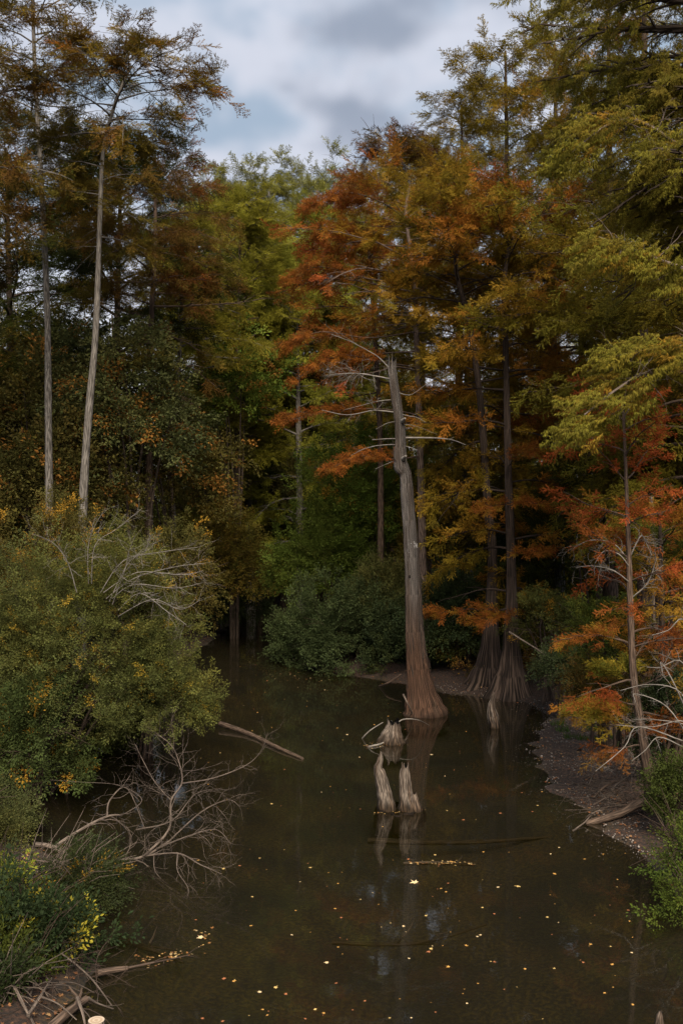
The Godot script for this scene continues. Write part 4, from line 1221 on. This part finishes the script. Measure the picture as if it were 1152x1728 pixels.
func make_wood() -> void:
	rng.seed = 500
	# the big fallen branch at left
	var fb := base("fallen_branch", at(91, 1430, 16.5), "large dead fallen branch of bare brown twigs hanging over the water", "fallen branch")
	var bl := [
		[[[60, 1425, 16.4], [91, 1430, 16.5], [143, 1455, 16.6], [206, 1451, 16.8], [243, 1445, 17.0], [285, 1420, 17.3]], 0.075, 0.03, 16, 1, 0.55, 0.0],
		[[[88, 1432, 16.5], [135, 1401, 16.9], [181, 1378, 17.3], [206, 1376, 17.5]], 0.05, 0.03, 4, 1, 0.5, 0.0],
		[[[181, 1378, 17.3], [186, 1350, 17.4], [215, 1330, 17.4], [245, 1400, 17.3]], 0.03, 0.012, 6, 1, 0.5, 0.1],
		[[[243, 1445, 17.0], [285, 1400, 17.3], [289, 1351, 17.6], [308, 1317, 17.8], [293, 1263, 18.0], [264, 1238, 18.1]], 0.04, 0.008, 16, 1, 0.75, 0.0],
		[[[306, 1322, 17.8], [360, 1313, 17.8], [414, 1292, 17.8], [440, 1268, 17.8], [452, 1236, 17.8]], 0.022, 0.005, 10, 1, 0.4, 0.0],
		[[[285, 1420, 17.3], [340, 1370, 17.4], [385, 1350, 17.4], [405, 1362, 17.2]], 0.024, 0.006, 10, 1, 0.5, 0.1],
		[[[270, 1430, 17.0], [320, 1410, 16.8], [365, 1400, 16.6], [390, 1425, 16.4]], 0.024, 0.006, 9, 1, 0.45, 0.3],
		[[[243, 1445, 17.0], [300, 1440, 16.5], [340, 1460, 16.2], [375, 1475, 16.0]], 0.03, 0.007, 12, 1, 0.45, 0.3],
		[[[300, 1440, 16.5], [300, 1470, 16.1], [318, 1500, 15.7], [312, 1528, 15.4]], 0.02, 0.006, 4, 1, 0.35, 0.4],
		[[[260, 1440, 16.9], [262, 1470, 16.5], [280, 1490, 16.2]], 0.016, 0.005, 4, 0, 0.35, 0.4],
		[[[206, 1376, 17.5], [240, 1350, 17.6], [200, 1325, 17.7], [140, 1320, 17.8], [85, 1316, 17.9]], 0.014, 0.004, 5, 0, 0.5, 0.1],
		[[[289, 1351, 17.6], [262, 1320, 17.7], [240, 1280, 17.9], [228, 1255, 18.0]], 0.018, 0.005, 8, 1, 0.5, 0.0],
		[[[230, 1400, 17.2], [290, 1385, 17.3], [330, 1340, 17.5], [375, 1330, 17.5]], 0.022, 0.005, 10, 1, 0.5, 0.1]]
	for l in bl:
		var pts := []
		for p in l[0]: pts.append(at(p[0], p[1], p[2]))
		limb_part("branch", fb, pts, l[1] * 0.6, l[2] * 0.55, l[3] + 4, l[4], l[5] * 1.1, M.bark_dead, 0.75, l[6], 0.25)
	var tw := MB.new()
	for i in 48:
		var p := at(rr(225, 390), rr(1330, 1450), rr(16.4, 17.9)) - fb.position
		bare(tw, p, rdir() + Vector3(0.3, 0, 0.2), rr(0.35, 0.9), rr(0.003, 0.007), 1, 1.0, 0.15, 3)
	put("twigs", tw.done(), M.bark_dead, fb, "stuff")
	# logs afloat and sunken
	stick("floating_log", "brown log lying in the water below the tip of the leaning shrub", [on_water(372, 1221, 0.12), on_water(420, 1238, 0.05), on_water(470, 1262, 0.04), on_water(510, 1280, 0.02)], 0.075, 0.04, M.bark_log, "log", "", 2, 0.3)
	stick("floating_log", "short pale ended log with leaves caught on it in the lower left water", [on_water(164, 1642, 0.08), on_water(190, 1637, 0.06), on_water(215, 1634, 0.03)], 0.05, 0.032, M.bark_log, "log")
	stick("stick", "thin leaf strewn branch trailing from the short log", [on_water(212, 1634, 0.02), on_water(260, 1624, 0.03), on_water(318, 1612, 0.02)], 0.02, 0.006, M.bark_log, "stick", "", 7, 0.3)
	stick("stick", "bent pale stick rising from the shrub to the water, bottom left", [at(112, 1570, 13.9), at(128, 1582, 13.8), at(138, 1600, 13.7), on_water(166, 1609, 0.02)], 0.035, 0.014, M.bark_dead)
	stick("sunken_log", "dark sunken log lying across the middle of the creek bed", [on_water(620, 1418, -0.26), on_water(760, 1422, -0.3), on_water(880, 1416, -0.3), on_water(980, 1407, -0.3)], 0.06, 0.02, M.bark_sunk, "log")
	stick("sunken_log", "dark leaf edged log just awash near the reflected trunk", [on_water(680, 1458, -0.02), on_water(740, 1456, -0.01), on_water(800, 1460, -0.03)], 0.035, 0.02, M.bark_sunk, "log", "", 3, 0.3)
	stick("sunken_log", "faint sunken branch in the brown water nearer the camera", [on_water(560, 1590, -0.1), on_water(700, 1592, -0.12), on_water(820, 1560, -0.1)], 0.035, 0.015, M.bark_sunk, "log", "", 3, 0.5)
	stick("sunken_log", "sunken branch under the water right of the short log", [on_water(190, 1580, -0.05), on_water(250, 1600, -0.08), on_water(310, 1625, -0.1)], 0.05, 0.02, M.bark_sunk, "log", "", 3, 0.5)
	# sticks at the foot of the dead trunk
	stick("stick", "thin pale stick leaning on the foot of the dead trunk", [at(680, 1172, 29.0), at(687, 1186, 28.8), on_water(698, 1209, 0.0)], 0.028, 0.016, M.bark_dead)
	stick("stick", "bent silver stick standing out of the water left of the low stump", [on_water(611, 1246, 0.0), at(625, 1232, 26.2), at(646, 1219, 26.3)], 0.022, 0.010, M.bark_silver)
	stick("stick", "arched thin stick between the low stump and the dead trunk", [at(664, 1226, 26.2), at(680, 1214, 26.3), at(705, 1215, 26.5), on_water(724, 1224, 0.0)], 0.02, 0.008, M.bark_silver)
	stick("stick", "pale floating stick against the left side of the low stump", [on_water(622, 1260, 0.02), on_water(640, 1256, 0.03), on_water(652, 1250, 0.06)], 0.03, 0.02, M.bark_silver)
	stick("stick", "dark stick slanting out of the shade left of the dead trunk", [on_water(640, 1158, 0.0), at(655, 1152, 33.6), at(676, 1138, 34)], 0.04, 0.025, M.bark_brown)
	stick("fallen_limb", "long pale bare limb slanting down to the silvery green shrub", [at(858, 1066, 30.0), at(900, 1092, 29.8), at(940, 1118, 29.5), at(996, 1134, 29.0)], 0.03, 0.008, M.bark_dead, "branch", "", 8, 0.7)
	# right bank
	stick("fallen_log", "smooth fallen log running into the water at the leaning cypress foot", [at(1100, 1352, 19.2), at(1075, 1357, 19.2), at(1045, 1373, 19.2), on_water(988, 1390, -0.02)], 0.11, 0.06, M.bark_log, "log")
	stick("stick", "curved bare stick in the water beside the smooth fallen log", [on_water(966, 1402, 0.0), at(985, 1388, 19.1), at(1000, 1372, 19.2), at(1016, 1367, 19.2)], 0.018, 0.008, M.bark_dead)
	var spots := [[1000, 1345, 1050, 1330, 0.03, "thick"], [1000, 1338, 1046, 1362, 0.018, "long"], [985, 1315, 1040, 1322, 0.014, "dark"], [1010, 1300, 1065, 1310, 0.014, "thin"], [990, 1330, 1030, 1300, 0.012, "slanting"], [1030, 1340, 1080, 1325, 0.02, "pale"], [1020, 1352, 1068, 1340, 0.012, "forked"], [1045, 1290, 1090, 1300, 0.014, "short"], [1000, 1360, 1040, 1348, 0.012, "half sunken"], [980, 1322, 1002, 1332, 0.012, "waterside"], [1050, 1312, 1092, 1330, 0.016, "crooked"], [1015, 1330, 1060, 1352, 0.010, "slender"]]
	for i in spots.size():
		var s = spots[i]
		var a := on_water(s[0], s[1], 0.12)
		var b := on_water(s[2], s[3], 0.16)
		a.y = maxf(ground_y(a.x, a.z), 0.0) + 0.03 + rr(0.0, 0.08)
		b.y = maxf(ground_y(b.x, b.z), 0.0) + 0.04 + rr(0.0, 0.12)
		stick("stick", "%s dead stick in the driftwood on the shore above the smooth log" % s[5], [a, a.lerp(b, 0.5) + Vector3(rr(-0.05, 0.05), rr(0.0, 0.08), rr(-0.1, 0.1)), b], s[4], s[4] * 0.4, M.bark_dead if i % 3 else M.bark_log, "stick", "driftwood on the right shore", 3, 0.35)
	var bp := base("brush_pile", on_ground(1040, 20.4, 0.0), "tangle of thin dead brush on the shore between gravel and smooth log", "brush pile")
	var bb := MB.new()
	for i in 80:
		var p := on_ground(rr(1000, 1090), rr(19.4, 22.0), -rr(0.0, 0.2)) - bp.position
		bare(bb, p, Vector3(rr(-1, 1), rr(-0.1, 0.35), rr(-1, 1)), rr(0.4, 1.1), rr(0.006, 0.014), 1, 0.5, 0.3, 3)
	put("twigs", bb.done(), M.bark_dead, bp, "stuff")
	for i in 9:
		var g := on_ground([985, 1005, 962, 1030, 950, 1015, 1050, 940, 995][i], [25.4, 25.0, 25.8, 24.6, 26.6, 26.0, 23.6, 27.4, 26.3][i], 0.0)
		rng.seed = 560 + i
		var gt := base("grass_tuft", g, ["grass tuft under the tip of the gold bough", "grass tuft right of the one under the gold bough tip", "smallest grass tuft at the gravel edge", "grass tuft by the dead silver twigs", "grass tuft high on the gravel below the silvery shrub", "grass tuft behind the cypress knee", "grass tuft nearest the driftwood", "grass tuft farthest up the bank toward the fluted bases", "low grass tuft in the middle of the gravel bank"][i], "grass tuft", "grass tufts on the gravel bank")
		var gm := MB.new()
		for k in 60:
			var o := Vector3(rr(-0.18, 0.18), 0, rr(-0.15, 0.15))
			gm.leaf(o, Vector3(rr(-0.7, 0.7), 1, rr(-0.7, 0.7)).normalized(), Vector3(0, 0.2, 1).normalized(), rr(0.08, 0.26), 0.012, 0.1, Color(0.05, 0.085, 0.018) * rr(0.6, 1.5))
		put("blades", gm.done(), M.leaf, gt, "stuff")
	var kn := base("cypress_knee", on_ground(977, 24.3, 0.05), "small dark cypress knee standing alone on the gravel bank", "cypress knee")
	put("knee_wood", ragged([[Vector3(0, -0.05, 0), 0.10], [Vector3(0, 0.06, 0), 0.075], [Vector3(0.01, 0.15, 0), 0.03]], 12, 41, 0.2, 0.03).done(), M.bark_brown, kn)
	# bottom left: sticks, a log and a sawn post
	rng.seed = 520
	var pile := [[48, 1725, 88, 1660, 0.022, "straight pale stick standing in the corner pile"], [88, 1662, 130, 1630, 0.014, "thin stick at the top of the corner pile"], [70, 1708, 130, 1716, 0.014, "flat thin stick across the corner pile"], [105, 1640, 190, 1694, 0.014, "long thin stick slanting into the water from the corner pile"], [150, 1702, 192, 1694, 0.016, "short pale stick floating right of the corner pile"], [20, 1690, 60, 1728, 0.03, "thick dark stick in the corner pile"], [60, 1652, 100, 1672, 0.010, "twig under the shrub in the corner pile"], [30, 1670, 90, 1690, 0.012, "grey twig across the corner pile"], [80, 1690, 140, 1665, 0.012, "crossing twig in the corner pile"], [130, 1704, 145, 1728, 0.022, "stubby stick beside the sawn post"], [100, 1676, 160, 1668, 0.010, "fine twig reaching out over the water from the corner pile"]]
	for s in pile:
		var a := on_water(s[0], s[1], 0.1)
		var b := on_water(s[2], s[3], 0.1)
		a.y = maxf(ground_y(a.x, a.z), 0.0) + rr(0.05, 0.25)
		b.y = maxf(ground_y(b.x, b.z), 0.0) + rr(0.0, 0.08)
		stick("stick", s[5], [a, a.lerp(b, 0.5) + Vector3(rr(-0.04, 0.04), rr(0.0, 0.05), rr(-0.04, 0.04)), b], s[4], s[4] * 0.5, M.bark_dead, "stick", "sticks piled in the near left corner", 2, 0.25)
	var cp := base("brush_pile", on_ground(80, 12.4, 0.0), "grey tangle of dead brush among the sticks in the near left corner", "brush pile")
	var cb := MB.new()
	for i in 70:
		var p := on_ground(rr(-20, 190), rr(11.7, 13.4), -rr(0.0, 0.22)) - cp.position
		bare(cb, p, Vector3(rr(-1, 1), rr(-0.1, 0.4), rr(-1, 1)), rr(0.3, 0.9), rr(0.004, 0.010), 1, 0.6, 0.3, 3)
	put("twigs", cb.done(), M.bark_brown, cp, "stuff")
	stick("rotten_log", "thick dark rotten log in the corner pile pointing at the water", [on_water(85, 1735, 0.05), on_water(115, 1708, 0.10), on_water(146, 1686, 0.07)], 0.065, 0.045, M.bark_log, "log", "", 2, 0.3)
	var post := base("sawn_post", on_water(163, 1745) - Vector3(0, 0.31, 0), "sawn off post with a pale round top at the bottom edge", "post")
	var pb := MB.new()
	var pk := on_water(163, 1746)
	pb.tube(PackedVector3Array([Vector3.ZERO, Vector3(0, 0.3, 0), Vector3(0, 0.46, 0), Vector3(0, 0.47, 0)]), PackedFloat32Array([0.10, 0.098, 0.098, 0.092]), 20, false)
	put("post_wood", pb.done(), M.bark_dead, post)
	var pt := MB.new()
	for i in 4:
		for k in 20:
			var a0 := TAU * k / 20.0
			var a1 := TAU * (k + 1) / 20.0
			var r0 := 0.092 * i / 4.0
			var r1 := 0.092 * (i + 1) / 4.0
			var c := Color(1, 1, 1) if i % 2 else Color(0.8, 0.76, 0.7)
			pt.tri(Vector3(cos(a0) * r0, 0.471, sin(a0) * r0), Vector3(cos(a0) * r1, 0.472, sin(a0) * r1), Vector3(cos(a1) * r1, 0.472, sin(a1) * r1), c)
			if i: pt.tri(Vector3(cos(a0) * r0, 0.471, sin(a0) * r0), Vector3(cos(a1) * r1, 0.472, sin(a1) * r1), Vector3(cos(a1) * r0, 0.471, sin(a1) * r0), c)
	for i in pt.n.size(): pt.n[i] = Vector3.UP
	put("sawn_face", pt.done(), plain(Color(0.36, 0.29, 0.22)), post)

# ---------------------------------------------------------------- leaves on the water and the banks
func lobed(sd: int) -> ArrayMesh:
	rng.seed = sd
	var b := MB.new()
	var pts := []
	var radii := [1.0, 0.45, 0.85, 0.42, 0.62, 0.35, 0.25, 0.35, 0.62, 0.42, 0.85, 0.45]
	for i in 12:
		var a := TAU * i / 12.0
		var r: float = radii[i] * rr(0.85, 1.1) * 0.5
		pts.append(Vector3(cos(a) * r, rr(-0.02, 0.05) + 0.10 * r * r, sin(a) * r * 0.9))
	for i in 12: b.tri(Vector3(0, 0.0, 0), pts[i], pts[(i + 1) % 12], shade(0.75, 1.0))
	b.tri(Vector3(-0.12, 0.0, -0.012), Vector3(-0.12, 0.0, 0.012), Vector3(-0.55, 0.05, 0.03), Color(0.6, 0.5, 0.4))
	return b.done()

func make_leaves() -> void:
	var shapes := [lobed(601), lobed(602), lobed(603)]
	var kinds := [
		[leaf_tone(Color(0.48, 0.34, 0.13)), "straw yellow fallen leaf floating"],
		[leaf_tone(Color(0.40, 0.22, 0.06)), "golden brown fallen leaf floating"],
		[leaf_tone(Color(0.55, 0.42, 0.24)), "pale tan fallen leaf floating"],
		[leaf_tone(Color(0.28, 0.11, 0.05)), "russet fallen leaf floating"]]
	var named := [[700, 1490, 0.30, 2, "big pale tan leaf floating where the dead trunk is reflected"], [340, 1582, 0.22, 2, "pale leaf on the water below the fallen branch tips"], [873, 1496, 0.16, 0, "yellow leaf on the water right of the trunk reflections"], [840, 1498, 0.12, 2, "small pale leaf left of the yellow leaf beside the trunk reflections"], [935, 1475, 0.17, 1, "golden leaf on the water toward the right bank"], [760, 1455, 0.16, 1, "golden leaf lying on the awash log"], [728, 1274, 0.18, 2, "pale leaf on the water right of the low stump"], [423, 1563, 0.13, 1, "golden leaf on the water in line with the short log"], [552, 1625, 0.13, 2, "tan leaf floating alone in the near water"], [718, 1546, 0.12, 0, "yellow leaf floating beside the reflected trunk"], [920, 1320, 0.16, 3, "russet leaf floating below the gravel tip"], [585, 1240, 0.14, 2, "pale leaf floating left of the bent silver stick"]]
	rng.seed = 610
	for q in named:
		var o := put("floating_leaf", shapes[rng.randi() % 3], kinds[q[3]][0])
		tag(o, q[4], "leaf", "leaves floating on the creek")
		place_leaf(o, on_water(q[0], q[1]), q[2] * 0.75)
	var made := 0
	while made < 240:
		var px := rr(330, 1090)
		var py := lerpf(1110, 1726, pow(rng.randf(), 1.15))
		var p := on_water(px, py)
		if shore(p.x, p.z) > -0.15: continue
		if fld.get_noise_2d(px * 0.10, py * 0.2) < 0.02 and rng.randf() < 0.8: continue
		var k := rng.randi() % 10
		k = [0, 0, 1, 1, 1, 1, 2, 3, 3, 3][k]
		var o := put("floating_leaf", shapes[made % 3], kinds[k][0])
		var size := lerpf(0.03, 0.10, pow(rng.randf(), 2.0))
		tag(o, ("tiny " if size < 0.036 else "small " if size < 0.048 else "" if size < 0.065 else "large ") + kinds[k][1] + " " + leaf_place(px, py), "leaf", "leaves floating on the creek")
		place_leaf(o, p, size * (1.0 + 0.4 * smoothstep(1300.0, 1120.0, py)))
		made += 1
	var rafts := [[690, 1457, 795, 1458, 0.06, 60, "line of brown leaves caught along the awash log"], [612, 1262, 650, 1256, 0.18, 30, "raft of small leaves gathered left of the low stump"], [225, 1628, 320, 1608, 0.10, 60, "raft of yellow leaves caught on the branch trailing from the short log"], [975, 1320, 1010, 1352, 0.16, 50, "band of leaves drifted against the driftwood shore"], [905, 1225, 915, 1290, 0.15, 50, "band of leaves along the edge of the gravel tip"], [455, 1128, 520, 1150, 0.5, 50, "scatter of pale leaves drifted below the green shrubs"], [325, 1575, 352, 1590, 0.10, 18, "small raft of pale leaves off the grey green twiggy shrub"], [630, 1374, 712, 1368, 0.05, 24, "ring of leaf scraps round the forked stump"]]
	for i in rafts.size():
		var q = rafts[i]
		rng.seed = 640 + i
		var o := base("leaf_raft", on_water((q[0] + q[2]) * 0.5, (q[1] + q[3]) * 0.5), q[6], "leaves", "rafts of fallen leaves on the creek")
		var lv := Leaves.new()
		for k in q[5]:
			var t := rng.randf()
			var p := on_water(lerpf(q[0], q[2], t), lerpf(q[1], q[3], t)) + Vector3(rng.randfn() * q[4], rr(0.004, 0.02), rng.randfn() * q[4]) - o.position
			lv.t.append(Transform3D(spray_basis(Vector3(rr(-1, 1), rr(-0.1, 0.15), rr(-1, 1)).normalized(), rr(-0.3, 0.3), rr(0.03, 0.085)), p))
			var c := ramp([Color(0.10, 0.05, 0.025), Color(0.26, 0.12, 0.04), Color(0.42, 0.28, 0.10), Color(0.48, 0.36, 0.2)], rng.randf()) * rr(0.5, 0.85)
			lv.c.append(Color(c.r, c.g, c.b))
		foliage("leaves", lv, shapes[i % 3], o, M.fallen)
	# litter on the banks, and the gravel
	var lit := Leaves.new()
	for i in 26000:
		var z := -rr(10.0, 48.0)
		var x := rr(-0.36, 0.40) * -z
		var s := shore(x, z)
		if s < 0.05: continue
		var g := ground_y(x, z)
		if x > 0 and s < 1.9 and z > -30.0 and z < -21.0 and rng.randf() < 0.45: continue
		lit.t.append(Transform3D(spray_basis(Vector3(rr(-1, 1), rr(-0.1, 0.25), rr(-1, 1)).normalized(), rr(-0.5, 0.5), rr(0.05, 0.12)), Vector3(x, g + 0.012, z)))
		var c := ramp([Color(0.08, 0.045, 0.025), Color(0.15, 0.065, 0.03), Color(0.20, 0.09, 0.04), Color(0.30, 0.19, 0.09)], pow(rng.randf(), 1.4))
		lit.c.append(Color(c.r, c.g, c.b))
	foliage("fallen_leaves", lit, shapes[0], self, M.fallen)
	var peb := SphereMesh.new()
	peb.radius = 0.5
	peb.height = 0.7
	peb.radial_segments = 7
	peb.rings = 4
	var gr := Leaves.new()
	for i in 9000:
		var z := -rr(17.0, 34.0)
		var x := rr(3.0, 9.5)
		var s := shore(x, z)
		if s < -0.5 or s > 2.8: continue
		gr.t.append(Transform3D(spray_basis(rdir(), rr(-2, 2), rr(0.012, 0.032) * (2.2 if rng.randf() < 0.03 else 1.0)), Vector3(x, ground_y(x, z) + 0.004, z)))
		var v := rr(0.09, 0.19)
		gr.c.append(Color(v * 1.05, v * 0.93, v * 0.86))
	var pm := plain(Color.WHITE)
	foliage("gravel", gr, peb, self, pm)

func leaf_tone(c: Color) -> StandardMaterial3D:
	var m := leaf_mat(0.2)
	m.albedo_color = c.linear_to_srgb()
	return m

func place_leaf(o: MeshInstance3D, p: Vector3, s: float) -> void:
	o.position = p + Vector3(0, 0.006, 0)
	o.scale = Vector3(s, s, s)
	o.rotation = Vector3(rr(-0.12, 0.12), rr(-PI, PI), rr(-0.12, 0.12))

func leaf_place(px: float, py: float) -> String:
	if py < 1215: return "toward the dark gap" if px < 640 else "beside the foot of the dead trunk" if px < 790 else "before the fluted cypress bases"
	if py < 1310: return "by the lying brown log" if px < 560 else "around the low stump" if px < 720 else "below the slim pointed stump" if px < 850 else "off the gravel tip"
	if py < 1420: return "off the fallen branch" if px < 530 else "left of the forked stump" if px < 640 else "right of the forked stump" if px < 820 else "before the driftwood shore"
	if py < 1540: return "below the fallen branch" if px < 480 else "on open water before the forked stump" if px < 660 else "across the trunk reflections" if px < 820 else "toward the bright right hand shrub"
	if py < 1630: return "near the short log" if px < 440 else "on open water in mid creek" if px < 640 else "beside the long trunk reflection" if px < 820 else "in front of the yellow green shrub"
	return "on the near water by the corner pile" if px < 480 else "on the near water in mid creek" if px < 690 else "on the near water beside the trunk reflections" if px < 880 else "on the near water by the sharp stump tip"
